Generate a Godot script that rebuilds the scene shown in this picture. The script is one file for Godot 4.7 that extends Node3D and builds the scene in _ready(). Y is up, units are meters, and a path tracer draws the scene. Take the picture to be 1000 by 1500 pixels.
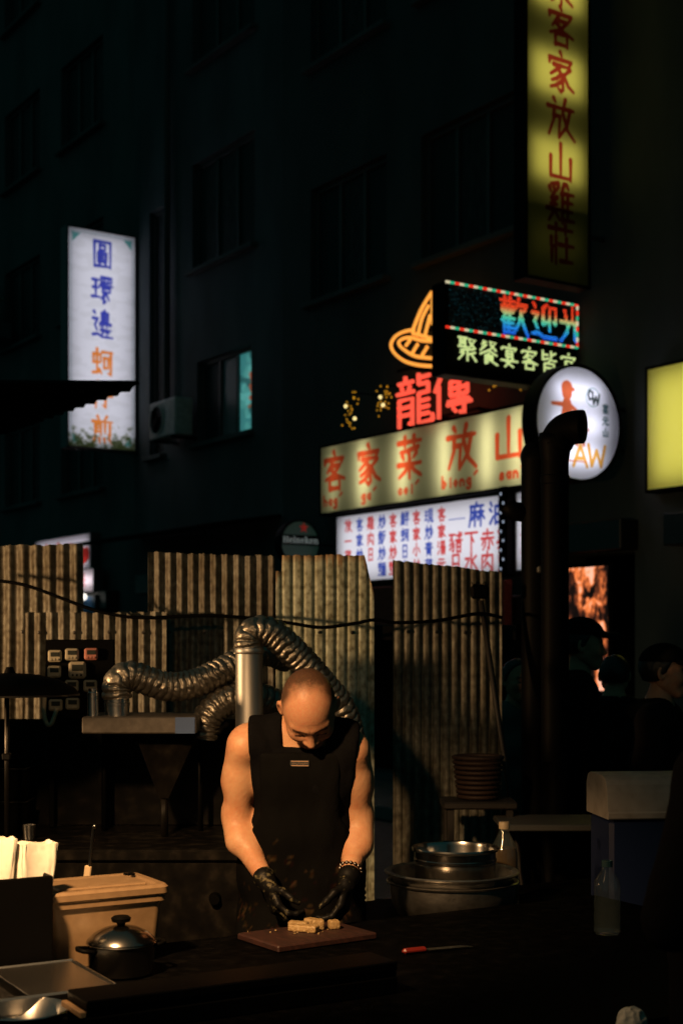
extends Node3D

# ---------------------------------------------------------------- scene frame
# camera at the origin of the stall's customer side, eye height 1.65 m, looking along -Z
const EYE := 1.65
const LENS := 2083.0            # focal length in pixels of the 1000 x 1500 photograph
var FX := Vector3(0.5593, 0, 0.82896)      # along the street facade, to the right
var FN := Vector3(-0.82896, 0, 0.5593)     # out of the facade, over the street
var FO := Vector3(2.0, 0, -15.2)
var used := {}
var mats := {}
var grain: FastNoiseLite

func numbered(n: String) -> String:
	if not used.has(n):
		used[n] = 0
		return n
	used[n] += 1
	return "%s_%03d" % [n, used[n]]

func A(u: float, v: float, d: float) -> Vector3:
	return Vector3((u - 500.0) / LENS * d, EYE + (950.0 - v) / LENS * d, -d)

func F(s: float, y: float, z := 0.0) -> Vector3:
	return FO + FX * s + Vector3.UP * y + FN * z

func fxf(s: float, y: float, z := 0.0) -> Transform3D:      # a frame on the facade: x right, y up, z out to the street
	return Transform3D(Basis(FX, Vector3.UP, FN), F(s, y, z))

func pxf(s: float, y: float, w: float) -> Transform3D:      # a frame across the pavement: z looks down the street to the stall
	return Transform3D(Basis(-FN, Vector3.UP, FX), F(s, y, w))

func thing(called: String, label: String, category: String, xf := Transform3D(), group := "") -> Node3D:
	var o := Node3D.new()
	o.name = numbered(called)
	add_child(o)
	o.transform = xf
	meta(o, label, category, group)
	return o

func meta(o: Node, label: String, category := "", group := "", kind := "") -> void:
	if label: o.set_meta("label", label)
	if category: o.set_meta("category", category)
	if group: o.set_meta("group", group)
	if kind: o.set_meta("kind", kind)

func part(called: String, m: Mesh, mt: Material, parent: Node, xf := Transform3D()) -> MeshInstance3D:
	var o := MeshInstance3D.new()
	o.name = called
	o.mesh = m
	o.material_override = mt
	o.transform = xf
	if parent == null:
		o.name = numbered(called)
		add_child(o)
	else:
		parent.add_child(o, true)
	return o

func solo(called: String, label: String, category: String, m: Mesh, mt: Material, xf := Transform3D(), group := "") -> MeshInstance3D:
	var o := part(called, m, mt, null, xf)
	meta(o, label, category, group)
	return o

func struct(called: String, m: Mesh, mt: Material, xf := Transform3D()) -> MeshInstance3D:
	var o := part(called, m, mt, null, xf)
	o.set_meta("kind", "structure")
	return o

# ---------------------------------------------------------------- materials
func lin(r: float, g: float, b: float) -> Color:
	return Color(r, g, b).linear_to_srgb()

func mat(key: String, c: Color, rough := 0.8, metal := 0.0) -> StandardMaterial3D:
	if mats.has(key): return mats[key]
	var m := StandardMaterial3D.new()
	m.resource_name = key
	m.albedo_color = c
	m.roughness = rough
	m.metallic = metal
	mats[key] = m
	return m

func ntex(freq: float, cols: Array, sd: int, size := 256, octaves := 4, type := FastNoiseLite.TYPE_SIMPLEX_SMOOTH) -> NoiseTexture2D:
	var n := FastNoiseLite.new()
	n.seed = sd
	n.frequency = freq
	n.noise_type = type
	n.fractal_octaves = octaves
	var t := NoiseTexture2D.new()
	t.width = size
	t.height = size
	t.seamless = true
	t.noise = n
	var g := Gradient.new()
	g.offsets = PackedFloat32Array()
	g.colors = PackedColorArray()
	var off := PackedFloat32Array()
	var col := PackedColorArray()
	for c in cols:
		off.append(c[0])
		col.append(c[1])
	g.offsets = off
	g.colors = col
	t.color_ramp = g
	return t

func nmat(key: String, freq: float, cols: Array, sd: int, scale: Vector3, rough := 0.8, metal := 0.0, bump := 0.0) -> StandardMaterial3D:
	if mats.has(key): return mats[key]
	var m := mat(key, Color.WHITE, rough, metal)
	m.albedo_texture = ntex(freq, cols, sd)
	m.uv1_triplanar = true
	m.uv1_scale = scale
	if bump > 0.0:
		m.heightmap_enabled = true
		m.heightmap_scale = bump
		m.heightmap_texture = ntex(freq * 1.7, [[0.0, Color.BLACK], [1.0, Color.WHITE]], sd + 5)
	return m

func glow(key: String, c: Color, energy: float) -> StandardMaterial3D:
	if mats.has(key): return mats[key]
	var m := mat(key, c, 0.5)
	m.emission_enabled = true
	m.emission = c
	m.emission_energy_multiplier = energy
	return m

func pane_mat(key: String, tint: Color, alpha: float) -> StandardMaterial3D:
	if mats.has(key): return mats[key]
	var m := mat(key, Color(tint.r, tint.g, tint.b, alpha), 0.06)
	m.transparency = BaseMaterial3D.TRANSPARENCY_ALPHA
	return m

# ---------------------------------------------------------------- shapes
func begin(smooth := false) -> SurfaceTool:
	var st := SurfaceTool.new()
	st.begin(Mesh.PRIMITIVE_TRIANGLES)
	st.set_smooth_group(0 if smooth else -1)
	return st

func done(st: SurfaceTool) -> ArrayMesh:
	st.generate_normals()
	return st.commit()

func tri(st: SurfaceTool, a: Vector3, b: Vector3, c: Vector3, out: Vector3) -> void:
	if (c - a).cross(b - a).dot(out) < 0.0:
		var t := b
		b = c
		c = t
	st.add_vertex(a)
	st.add_vertex(b)
	st.add_vertex(c)

func quad(st: SurfaceTool, a: Vector3, b: Vector3, c: Vector3, d: Vector3, out: Vector3) -> void:
	tri(st, a, b, c, out)
	tri(st, a, c, d, out)

func box(st: SurfaceTool, size: Vector3, bev := 0.0, xf := Transform3D()) -> void:
	var h := size * 0.5
	bev = minf(bev, minf(h.x, minf(h.y, h.z)) * 0.9)
	var at := func(s: Vector3, ax: int) -> Vector3:
		var p := Vector3(s.x * h.x, s.y * h.y, s.z * h.z)
		for k in 3:
			if k != ax: p[k] -= s[k] * bev
		return xf * p
	var bs := xf.basis
	for ax in 3:
		var b := (ax + 1) % 3
		var c := (ax + 2) % 3
		for sg in [-1.0, 1.0]:
			var q: Array[Vector3] = []
			for k in [[-1.0, -1.0], [1.0, -1.0], [1.0, 1.0], [-1.0, 1.0]]:
				var s := Vector3.ZERO
				s[ax] = sg
				s[b] = k[0]
				s[c] = k[1]
				q.append(at.call(s, ax))
			var o := Vector3.ZERO
			o[ax] = sg
			quad(st, q[0], q[1], q[2], q[3], bs * o)
		if bev > 0.0:
			for s1 in [-1.0, 1.0]:
				for s2 in [-1.0, 1.0]:
					var lo := Vector3.ZERO
					lo[b] = s1
					lo[c] = s2
					lo[ax] = -1.0
					var hi := lo
					hi[ax] = 1.0
					var o2 := lo
					o2[ax] = 0.0
					quad(st, at.call(lo, b), at.call(hi, b), at.call(hi, c), at.call(lo, c), bs * o2)
	if bev > 0.0:
		for sx in [-1.0, 1.0]:
			for sy in [-1.0, 1.0]:
				for sz in [-1.0, 1.0]:
					var s := Vector3(sx, sy, sz)
					tri(st, at.call(s, 0), at.call(s, 1), at.call(s, 2), bs * s)

func boxm(size: Vector3, bev := 0.0) -> ArrayMesh:
	var key := "box%s%s" % [size, bev]
	if mats.has(key): return mats[key]
	var st := begin()
	box(st, size, bev)
	mats[key] = done(st)
	return mats[key]

func T(p: Vector3, ry := 0.0) -> Transform3D:
	return Transform3D(Basis(Vector3.UP, ry), p)

func lathe(st: SurfaceTool, prof: Array, n := 32, xf := Transform3D(), wob := 0.0) -> void:
	var grp := 0
	for i in prof.size() - 1:
		var p: Vector2 = prof[i]
		var q: Vector2 = prof[i + 1]
		if i > 0:
			var a: Vector2 = p - prof[i - 1]
			if absf(a.angle_to(q - p)) > 0.6: grp += 1
		st.set_smooth_group(grp)
		var nrm := Vector2(q.y - p.y, p.x - q.x)
		for k in n:
			var a0 := TAU * k / n
			var a1 := TAU * (k + 1) / n
			var am := (a0 + a1) * 0.5
			var w0 := 1.0 + wob * sin(a0 * 5.0 + 1.0) * sin(a0 * 2.0)
			var w1 := 1.0 + wob * sin(a1 * 5.0 + 1.0) * sin(a1 * 2.0)
			var out := xf.basis * Vector3(cos(am) * nrm.x, nrm.y, sin(am) * nrm.x)
			var v0 := xf * Vector3(cos(a0) * p.x * w0, p.y, sin(a0) * p.x * w0)
			var v1 := xf * Vector3(cos(a1) * p.x * w1, p.y, sin(a1) * p.x * w1)
			var v2 := xf * Vector3(cos(a1) * q.x * w1, q.y, sin(a1) * q.x * w1)
			var v3 := xf * Vector3(cos(a0) * q.x * w0, q.y, sin(a0) * q.x * w0)
			if p.x < 1e-6: tri(st, v0, v2, v3, out)
			elif q.x < 1e-6: tri(st, v0, v1, v2, out)
			else: quad(st, v0, v1, v2, v3, out)
	st.set_smooth_group(0)

func lathem(prof: Array, n := 32) -> ArrayMesh:
	var st := begin(true)
	lathe(st, prof, n)
	return done(st)

func vs(flat: Array) -> Array:
	var r := []
	for i in range(0, flat.size(), 2): r.append(Vector2(flat[i], flat[i + 1]))
	return r

func curve(pts: Array, step := 0.02) -> PackedVector3Array:      # a smooth run through the points
	var c := Curve3D.new()
	c.bake_interval = step
	for i in pts.size():
		var t := Vector3.ZERO
		if i > 0 and i < pts.size() - 1: t = (pts[i + 1] - pts[i - 1]) * 0.17
		c.add_point(pts[i], -t, t)
	return c.get_baked_points()

func tube(st: SurfaceTool, pts: PackedVector3Array, rad: Callable, n := 12, cap := true) -> void:
	var m := pts.size()
	var rings: Array[PackedVector3Array] = []
	var up := Vector3.UP
	var lastt := Vector3.ZERO
	var dist := 0.0
	for i in m:
		var t := (pts[mini(i + 1, m - 1)] - pts[maxi(i - 1, 0)]).normalized()
		if i == 0:
			up = Vector3.RIGHT if absf(t.y) > 0.9 else Vector3.UP
			up = (up - t * up.dot(t)).normalized()
		else:
			dist += pts[i].distance_to(pts[i - 1])
			var axis := lastt.cross(t)
			if axis.length() > 1e-6: up = up.rotated(axis.normalized(), lastt.angle_to(t))
			up = (up - t * up.dot(t)).normalized()
		lastt = t
		var side := t.cross(up)
		var ring := PackedVector3Array()
		for k in n:
			var a := TAU * k / n
			var r: float = rad.call(dist, a)
			ring.append(pts[i] + (up * cos(a) + side * sin(a)) * r)
		rings.append(ring)
	for i in m - 1:
		var mid := (pts[i] + pts[i + 1]) * 0.5
		for k in n:
			var k1 := (k + 1) % n
			var c := (rings[i][k] + rings[i + 1][k1]) * 0.5
			quad(st, rings[i][k], rings[i][k1], rings[i + 1][k1], rings[i + 1][k], c - mid)
	if cap:
		var t0 := pts[0] - pts[1]
		var t1 := pts[m - 1] - pts[m - 2]
		for k in n:
			tri(st, pts[0], rings[0][k], rings[0][(k + 1) % n], t0)
			tri(st, pts[m - 1], rings[m - 1][k], rings[m - 1][(k + 1) % n], t1)

func rod(st: SurfaceTool, pts: Array, r: float, n := 8) -> void:
	tube(st, PackedVector3Array(pts), func(_d, _a): return r, n)

func rodm(pts: Array, r: float, n := 8) -> ArrayMesh:
	var st := begin(true)
	rod(st, pts, r, n)
	return done(st)

func panel(w: float, h: float) -> ArrayMesh:            # an upright sheet with texture coordinates, facing +z
	var st := begin()
	var c := [Vector3(-w / 2, h / 2, 0), Vector3(w / 2, h / 2, 0), Vector3(w / 2, -h / 2, 0), Vector3(-w / 2, -h / 2, 0)]
	var uv := [Vector2(0, 0), Vector2(1, 0), Vector2(1, 1), Vector2(0, 1)]
	for i in [0, 1, 2, 0, 2, 3]:
		st.set_uv(uv[i])
		st.add_vertex(c[i])
	return done(st)

# ---------------------------------------------------------------- bodies: smooth fields meshed as surface nets
class Bones:
	var a := PackedVector3Array()
	var ba := PackedVector3Array()
	var inv := PackedFloat32Array()
	var ra := PackedFloat32Array()
	var rb := PackedFloat32Array()
	var k := 0.03
	func add(p: Vector3, q: Vector3, r0: float, r1: float) -> void:
		a.append(p)
		ba.append(q - p)
		inv.append(1.0 / maxf((q - p).length_squared(), 1e-9))
		ra.append(r0)
		rb.append(r1)
	func chain(pts: Array, rs: Array) -> void:
		for i in pts.size() - 1: add(pts[i], pts[i + 1], rs[i], rs[i + 1])
	func f(p: Vector3) -> float:
		var d := 1e3
		for i in a.size():
			var pa := p - a[i]
			var h := clampf(pa.dot(ba[i]) * inv[i], 0.0, 1.0)
			var e := (pa - ba[i] * h).length() - lerpf(ra[i], rb[i], h)
			var x := k - absf(d - e)
			d = minf(d, e)
			if x > 0.0: d -= x * x / k * 0.25
		return d

class Acc:
	var v := PackedVector3Array()
	var c := PackedColorArray()
	var ix := PackedInt32Array()
	func mesh() -> ArrayMesh:
		var nr := PackedVector3Array()
		nr.resize(v.size())
		for i in range(0, ix.size(), 3):
			var n := (v[ix[i + 2]] - v[ix[i]]).cross(v[ix[i + 1]] - v[ix[i]])
			for k in 3: nr[ix[i + k]] += n
		for i in nr.size(): nr[i] = nr[i].normalized()
		var ar := []
		ar.resize(Mesh.ARRAY_MAX)
		ar[Mesh.ARRAY_VERTEX] = v
		ar[Mesh.ARRAY_NORMAL] = nr
		ar[Mesh.ARRAY_COLOR] = c
		ar[Mesh.ARRAY_INDEX] = ix
		var m := ArrayMesh.new()
		m.add_surface_from_arrays(Mesh.PRIMITIVE_TRIANGLES, ar)
		return m

func nets(acc: Acc, f: Callable, lo: Vector3, hi: Vector3, cell: float, xf := Transform3D(), color = null, slack := 1.25) -> void:
	var nx := int(ceil((hi.x - lo.x) / cell / 4.0)) * 4
	var ny := int(ceil((hi.y - lo.y) / cell / 4.0)) * 4
	var nz := int(ceil((hi.z - lo.z) / cell / 4.0)) * 4
	var sx := nx + 1
	var sxy := (nx + 1) * (ny + 1)
	var val := PackedFloat32Array()
	val.resize(sxy * (nz + 1))
	val.fill(1.0)
	var have := PackedByteArray()
	have.resize(val.size())
	var reach := cell * 4.0 * 0.87 * slack
	var live: Array[Vector3i] = []
	for bz in range(0, nz, 4):
		for by in range(0, ny, 4):
			for bx in range(0, nx, 4):
				var m: float = f.call(lo + Vector3(bx + 2, by + 2, bz + 2) * cell)
				if absf(m) > reach:
					if m < 0.0:
						for z in range(bz, bz + 5):
							for y in range(by, by + 5):
								for x in range(bx, bx + 5):
									var i := x + y * sx + z * sxy
									if have[i] == 0: val[i] = -1.0
					continue
				live.append(Vector3i(bx, by, bz))
				for z in range(bz, bz + 5):
					for y in range(by, by + 5):
						for x in range(bx, bx + 5):
							var i := x + y * sx + z * sxy
							if have[i] == 0:
								have[i] = 1
								val[i] = f.call(lo + Vector3(x, y, z) * cell)
	var at := {}
	var offs := [0, 1, sx, sx + 1, sxy, sxy + 1, sxy + sx, sxy + sx + 1]
	var crn := [Vector3(0, 0, 0), Vector3(1, 0, 0), Vector3(0, 1, 0), Vector3(1, 1, 0), Vector3(0, 0, 1), Vector3(1, 0, 1), Vector3(0, 1, 1), Vector3(1, 1, 1)]
	var edges := [[0, 1], [2, 3], [4, 5], [6, 7], [0, 2], [1, 3], [4, 6], [5, 7], [0, 4], [1, 5], [2, 6], [3, 7]]
	for b in live:
		for z in range(b.z, b.z + 4):
			for y in range(b.y, b.y + 4):
				for x in range(b.x, b.x + 4):
					var i := x + y * sx + z * sxy
					var neg := 0
					for o in offs:
						if val[i + o] < 0.0: neg += 1
					if neg == 0 or neg == 8: continue
					var sum := Vector3.ZERO
					var cnt := 0
					for e in edges:
						var v0 := val[i + offs[e[0]]]
						var v1 := val[i + offs[e[1]]]
						if (v0 < 0.0) != (v1 < 0.0):
							sum += crn[e[0]].lerp(crn[e[1]], v0 / (v0 - v1))
							cnt += 1
					var p := lo + (Vector3(x, y, z) + sum / cnt) * cell
					at[i] = acc.v.size()
					acc.v.append(xf * p)
					acc.c.append(color.call(p) if color != null else Color.WHITE)
	var ax := [1, sx, sxy]
	for i in at:
		for d in 3:
			var neg0 := val[i] < 0.0
			if neg0 == (val[i + ax[d]] < 0.0): continue
			var u: int = ax[(d + 1) % 3]
			var w: int = ax[(d + 2) % 3]
			if not (at.has(i - u) and at.has(i - w) and at.has(i - u - w)): continue
			var q := [at[i], at[i - u], at[i - u - w], at[i - w]]
			if neg0: q = [at[i], at[i - w], at[i - u - w], at[i - u]]
			acc.ix.append_array(PackedInt32Array([q[0], q[1], q[2], q[0], q[2], q[3]]))

func ell(p: Vector3, c: Vector3, r: Vector3) -> float:
	var q := p - c
	var k0 := (q / r).length()
	var k1 := (q / (r * r)).length()
	return k0 * (k0 - 1.0) / maxf(k1, 1e-6)

func smin(a: float, b: float, k: float) -> float:
	var h := maxf(k - absf(a - b), 0.0) / k
	return minf(a, b) - h * h * k * 0.25

func smax(a: float, b: float, k: float) -> float:
	return -smin(-a, -b, k)

func seg(p: Vector3, a: Vector3, b: Vector3, r0: float, r1: float) -> float:
	var pa := p - a
	var ba := b - a
	var h := clampf(pa.dot(ba) / ba.length_squared(), 0.0, 1.0)
	return (pa - ba * h).length() - lerpf(r0, r1, h)

# a head in its own frame: x to its left, y up, z out of the face; the middle of the skull is the origin
func head_f(q: Vector3) -> float:
	var p := Vector3(absf(q.x), q.y, q.z)
	var d := ell(p, Vector3(0, 0.014, -0.008), Vector3(0.0775, 0.087, 0.097))
	if d > 0.09: return d - 0.04
	d = smin(d, ell(p, Vector3(0, -0.03, 0.03), Vector3(0.064, 0.075, 0.062)), 0.03)
	d = smin(d, seg(p, Vector3(0.048, -0.06, 0.005), Vector3(0.018, -0.1, 0.058), 0.022, 0.02), 0.03)
	d = smin(d, (p - Vector3(0, -0.102, 0.064)).length() - 0.02, 0.025)
	d = smin(d, (p - Vector3(0.034, -0.036, 0.06)).length() - 0.03, 0.02)              # cheek
	d = smin(d, seg(p, Vector3(0.008, 0.008, 0.083), Vector3(0.042, 0.006, 0.066), 0.012, 0.012), 0.014)   # brow
	d = smax(d, -((p - Vector3(0.031, -0.012, 0.104)).length() - 0.017), 0.012)        # eye socket
	d = smin(d, (p - Vector3(0.031, -0.012, 0.073)).length() - 0.0145, 0.004)          # lowered lid
	d = smin(d, seg(p, Vector3(0, -0.004, 0.084), Vector3(0, -0.044, 0.104), 0.009, 0.0125), 0.012)        # nose
	d = smin(d, (p - Vector3(0.0125, -0.048, 0.094)).length() - 0.0105, 0.008)
	d = smax(d, -((p - Vector3(0.007, -0.0585, 0.1)).length() - 0.005), 0.004)
	d = smin(d, (p - Vector3(0, -0.075, 0.073)).length() - 0.022, 0.015)               # mouth
	d = smin(d, seg(p, Vector3(0, -0.07, 0.092), Vector3(0.02, -0.0735, 0.083), 0.0055, 0.003), 0.005)
	d = smin(d, seg(p, Vector3(0, -0.081, 0.09), Vector3(0.018, -0.0775, 0.083), 0.0065, 0.003), 0.005)
	var e := p - Vector3(0.081, -0.012, -0.006)                                      # ear
	e = Vector3(e.x * 0.87 + e.z * 0.5, e.y, e.z * 0.87 - e.x * 0.5)
	var ear := ell(e, Vector3.ZERO, Vector3(0.0085, 0.032, 0.019))
	ear = smax(ear, -ell(e, Vector3(0.008, 0.002, 0.003), Vector3(0.007, 0.02, 0.011)), 0.004)
	return smin(d, ear, 0.008)

func hand_bones(b: Bones, w: Vector3, d: Vector3, palm: Vector3, thumb: Vector3, curl: Array, sc := 1.0) -> void:
	d = d.normalized()
	var s := (thumb - d * thumb.dot(d)).normalized()
	palm = (palm - d * palm.dot(d) - s * palm.dot(s)).normalized()
	var lens := [0.042, 0.046, 0.043, 0.034]
	for i in 4:
		var off := (0.03 - 0.02 * i) * sc
		var kn := w + (d * (0.086 - 0.004 * absf(i - 1.2)) + s * off) * sc
		b.add(w + d * 0.005 + s * off * 0.6, kn, 0.0155 * sc, 0.0115 * sc)
		if i < 3: b.add(w + d * 0.02 + s * (off - 0.01) * 0.8, kn - s * 0.01 - d * 0.01, 0.015 * sc, 0.0115 * sc)
		var p := kn
		var ang := 0.0
		var sl := [1.0, 0.62, 0.52]
		for j in 3:
			ang += curl[j] * (1.0 + 0.07 * i)
			var dir := (d + s * (0.12 - 0.08 * i)).normalized() * cos(ang) + palm * sin(ang)
			var q: Vector3 = p + dir * lens[i] * sl[j] * sc
			b.add(p, q, (0.0098 - 0.0009 * j) * sc, (0.0092 - 0.0011 * j) * sc)
			p = q
	var t0 := w + (s * 0.022 + d * 0.022) * sc
	var t1 := t0 + (s * 0.62 + d * 0.6 + palm * 0.4).normalized() * 0.045 * sc
	var t2 := t1 + (s * 0.2 + d * 0.85 + palm * 0.5).normalized() * 0.034 * sc
	var t3 := t2 + (d * 0.8 + palm * 0.65).normalized() * 0.026 * sc
	b.chain([t0, t1, t2, t3], [0.015 * sc, 0.0118 * sc, 0.0105 * sc, 0.0085 * sc])
	b.k = 0.008

# ---------------------------------------------------------------- writing: characters as brush strokes on a 100 x 100 square
var G := {
	"客": "48045312 12221232 142286227834 42302252 3838723850581570 344460629272 32683297 326872687297 32937093",
	"家": "48045312 12221234 142286227834 26367436 503632501660 42445662589050974290 525636682074 567034841690 82406256 605676809490",
	"菜": "10169016 34053426 66056626 803042361837 24442954 48425052 74426452 10669066 50545098 486634821494 526668829094",
	"放": "26063214 06265226 282626561092 264648464490 66045634 60269426 822672644496 583874769896",
	"山": "50085086 164016868486 84408490",
	"雞": "42061810 12181628 26163027 42143624 283018443644 384016583856 04684868 266022801096 28684692 62065032 56225698 70067616 56289428 56489048 56689068 56909690 74287490",
	"莊": "10169016 34053426 66056626 34343498 183818583458 20682094 46529452 70367092 50909090",
	"圓": "14081496 140886088696 16928692 38203836 382062206236 38366236 32463276 324668466876 32566856 32666866 32766876 42763488 58766888",
	"環": "06203620 08463446 04783878 20202078 46104628 461090109028 46289028 60106028 76107628 40389638 52465260 524684468460 52608460 66604484 567256986690 6664808698",
	"邊": "12081816 0832283216542672 0888288450949694 60046014 48124840 481276127640 48227622 48317631 48407640 40484058 404888488456 54505062 70507060 44708870 58704492 70788078 72926690",
	"蚵": "10241052 102442244252 10524252 26062690 08884284 36764690 50169616 58365870 583676367670 58707670 881688927688",
	"仔": "30060650 20342096 421886186438 643864925286 36549654",
	"煎": "28043618 70046016 06229422 18321872 183244324470 18444444 18564456 62326262 843284707666 16801096 36803896 58806296 80809296",
	"龍": "26042612 08164616 16221828 38223430 04344834 10461096 1046444644943690 10604460 10744474 60046024 60128812 60248424 84248440 60408640 604060929692 96929480 66548654 66668666 66788678",
	"傳": "22040440 14281496 38149214 44264454 442686268654 44408640 44548654 64046464 38669066 36729672 786078946890 50805888",
	"歡": "04144814 16041622 34043422 08280840 082822282240 08402240 30283040 302846284640 30404640 18480866 14581498 30463654 14604860 14724472 14844484 14964896 30603096 66045432 622092208634 743468664896 744282709898",
	"迎": "12081816 0832283216542672 0888288450949694 6008461846606452 70147074 7014921492568450",
	"光": "50045038 22142836 78146834 06449444 384430720896 6244629094909478",
	"聚": "04064806 14061440 38063842 14183818 14283828 04424842 541088105448 58188846 82481656 50545098 30582270 146634660694 88605072 66649496",
	"餐": "24042418 24103810 181804 162040200846 18282636 540886085640 58168842 50420860 50429260 50525058 34623496 346268626880 34706870 34806880 34964890 68847060 56809698",
	"宴": "48045312 12201230 142086207830 36323656 363266326656 36446644 36566656 485632767296 70622898 08729472",
	"皆": "16061646 16244424 16464838 60066046884688 84146026 52484458 26602698 266076607698 26787678 26967696",
	"宜": "48045312 12221232 142286227832 34383488 343868386888 34546854 34706870 10889288",
	"麻": "50045012 14169216 181616560696 26405640 40284096 40422470 42445662 60409440 76287696 76445872 78449868",
	"油": "10101824 06361646 08922666 38263896 382688268892 38588858 38908890 62086290",
	"豬": "04124612 30120840 2234386034922488 30480662 34620682 58189418 76047640 50409840 92085660 60526096 605286528696 60728672 60948694",
	"下": "06129412 50125098 54366854",
	"赤": "20229022 50045044 08449444 384436742096 624462945288 22561474 78568876",
	"水": "500450943886 083236320680 84225842 52409690",
	"肉": "14241498 1424862486967692 50045024 50302854 50563078 52607480",
	"弗": "181680168034 18348034 18341856 1856905688867680 380438601498 62046298",
	"炒": "12281848 42263244 280426580496 28604690 720472666260 58264650 84269048 925076804098",
	"飯": "26040432 26044828 26182624 12321296 123240324058 12444044 12584058 12963486 30624896 56109410 581056604698 6234903472685298",
	"麵": "04124812 26042628 10261434 26160632 26164832 04364836 16524252 14604678 06904894 52109810 74107226 56285696 562896289696 68286896 82288296 56949694",
	"鮮": "20040624 181238123026 08280862 082844284462 08444444 26282662 08624462 06740292 18741892 32743490 44744890 60046614 88048014 56189618 60369236 52589858 76187698",
	"小": "500450903884 26361070 74369068",
	"現": "06203620 08463446 04783878 20202078 52085264 520888088864 52268826 52448844 52648864 626460804096 7864789296929680",
	"青": "16148414 50045046 22288028 08449444 28562898 2856725672966292 28687268 28807280",
	"湯": "10101824 06361646 08922666 44084438 440884088438 44228422 44388438 36489648 52604480 4858885886947690 64624694 78646298",
	"日": "28102894 281074107494 28527452 28927492",
	"一": "08509250",
	"春": "14168616 20308030 06469446 500446461472 56469276 34603498 346068606898 34786878 34966896",
	"元": "20168016 06409440 384034680894 6040608894889474",
	"h": "30103074 3052504070527074", "a": "70407074 70504840325448727062", "g": "7040708852983092 70504840325448727062", "c": "68484840325648726866", "o": "50403256507468565040", "i": "50425074 50265029",
	"b": "30103074 30525040685650743064", "n": "30423074 3052504068527074", "s": "66464840385264606670 667048743468", "C": "80263010 301010502890 28908076", "W": "04082294 229450305030 50307494 74949608", "A": "50080894 50089294 26626262", "^": "40207004",
}

func strokes_of(ch: String) -> Array:
	var r := []
	for w in G[ch].split(" ", false):
		var pts := PackedVector2Array()
		for i in range(0, w.length() - 3, 4): pts.append(Vector2(float(w.substr(i, 2)), float(w.substr(i + 2, 2))))
		if pts.size() > 1: r.append(pts)
	return r

func brush(im: Image, a: Vector2, b: Vector2, ra: float, rb: float, col: Color) -> void:
	var rm := maxf(ra, rb) + 1.0
	var x0 := maxi(0, int(minf(a.x, b.x) - rm))
	var x1 := mini(im.get_width() - 1, int(maxf(a.x, b.x) + rm) + 1)
	var y0 := maxi(0, int(minf(a.y, b.y) - rm))
	var y1 := mini(im.get_height() - 1, int(maxf(a.y, b.y) + rm) + 1)
	var ba := b - a
	var l2 := maxf(ba.length_squared(), 1e-6)
	for y in range(y0, y1 + 1):
		for x in range(x0, x1 + 1):
			var p := Vector2(x, y) - a
			var h := clampf(p.dot(ba) / l2, 0.0, 1.0)
			var e := (p - ba * h).length() - lerpf(ra, rb, h)
			if e < 0.5: im.set_pixel(x, y, im.get_pixel(x, y).lerp(col, clampf(0.5 - e, 0.0, 1.0)))

func write(im: Image, ch: String, x: float, y: float, size: float, w: float, col: Color, sq := 1.0, taper := 0.45) -> void:
	for s in strokes_of(ch):
		var n: int = s.size()
		for i in n - 1:
			var k0 := 1.0 - taper * float(i) / (n - 1)
			var k1 := 1.0 - taper * float(i + 1) / (n - 1)
			brush(im, Vector2(x + s[i].x * size / 100.0 * sq, y + s[i].y * size / 100.0), Vector2(x + s[i + 1].x * size / 100.0 * sq, y + s[i + 1].y * size / 100.0), w * k0, w * k1, col)

func blank(w: int, h: int, c: Color) -> Image:
	var im := Image.create(w, h, false, Image.FORMAT_RGBA8)
	im.fill(c)
	return im

func neon_writing(ch: String, size: Vector2, r: float) -> ArrayMesh:     # glass tubes bent along the strokes, in the sign's plane
	var st := begin(true)
	for s in strokes_of(ch):
		var pts := []
		for p in s: pts.append(Vector3((p.x / 100.0 - 0.5) * size.x, (0.5 - p.y / 100.0) * size.y, 0))
		rod(st, pts, r, 6)
	return done(st)

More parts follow.
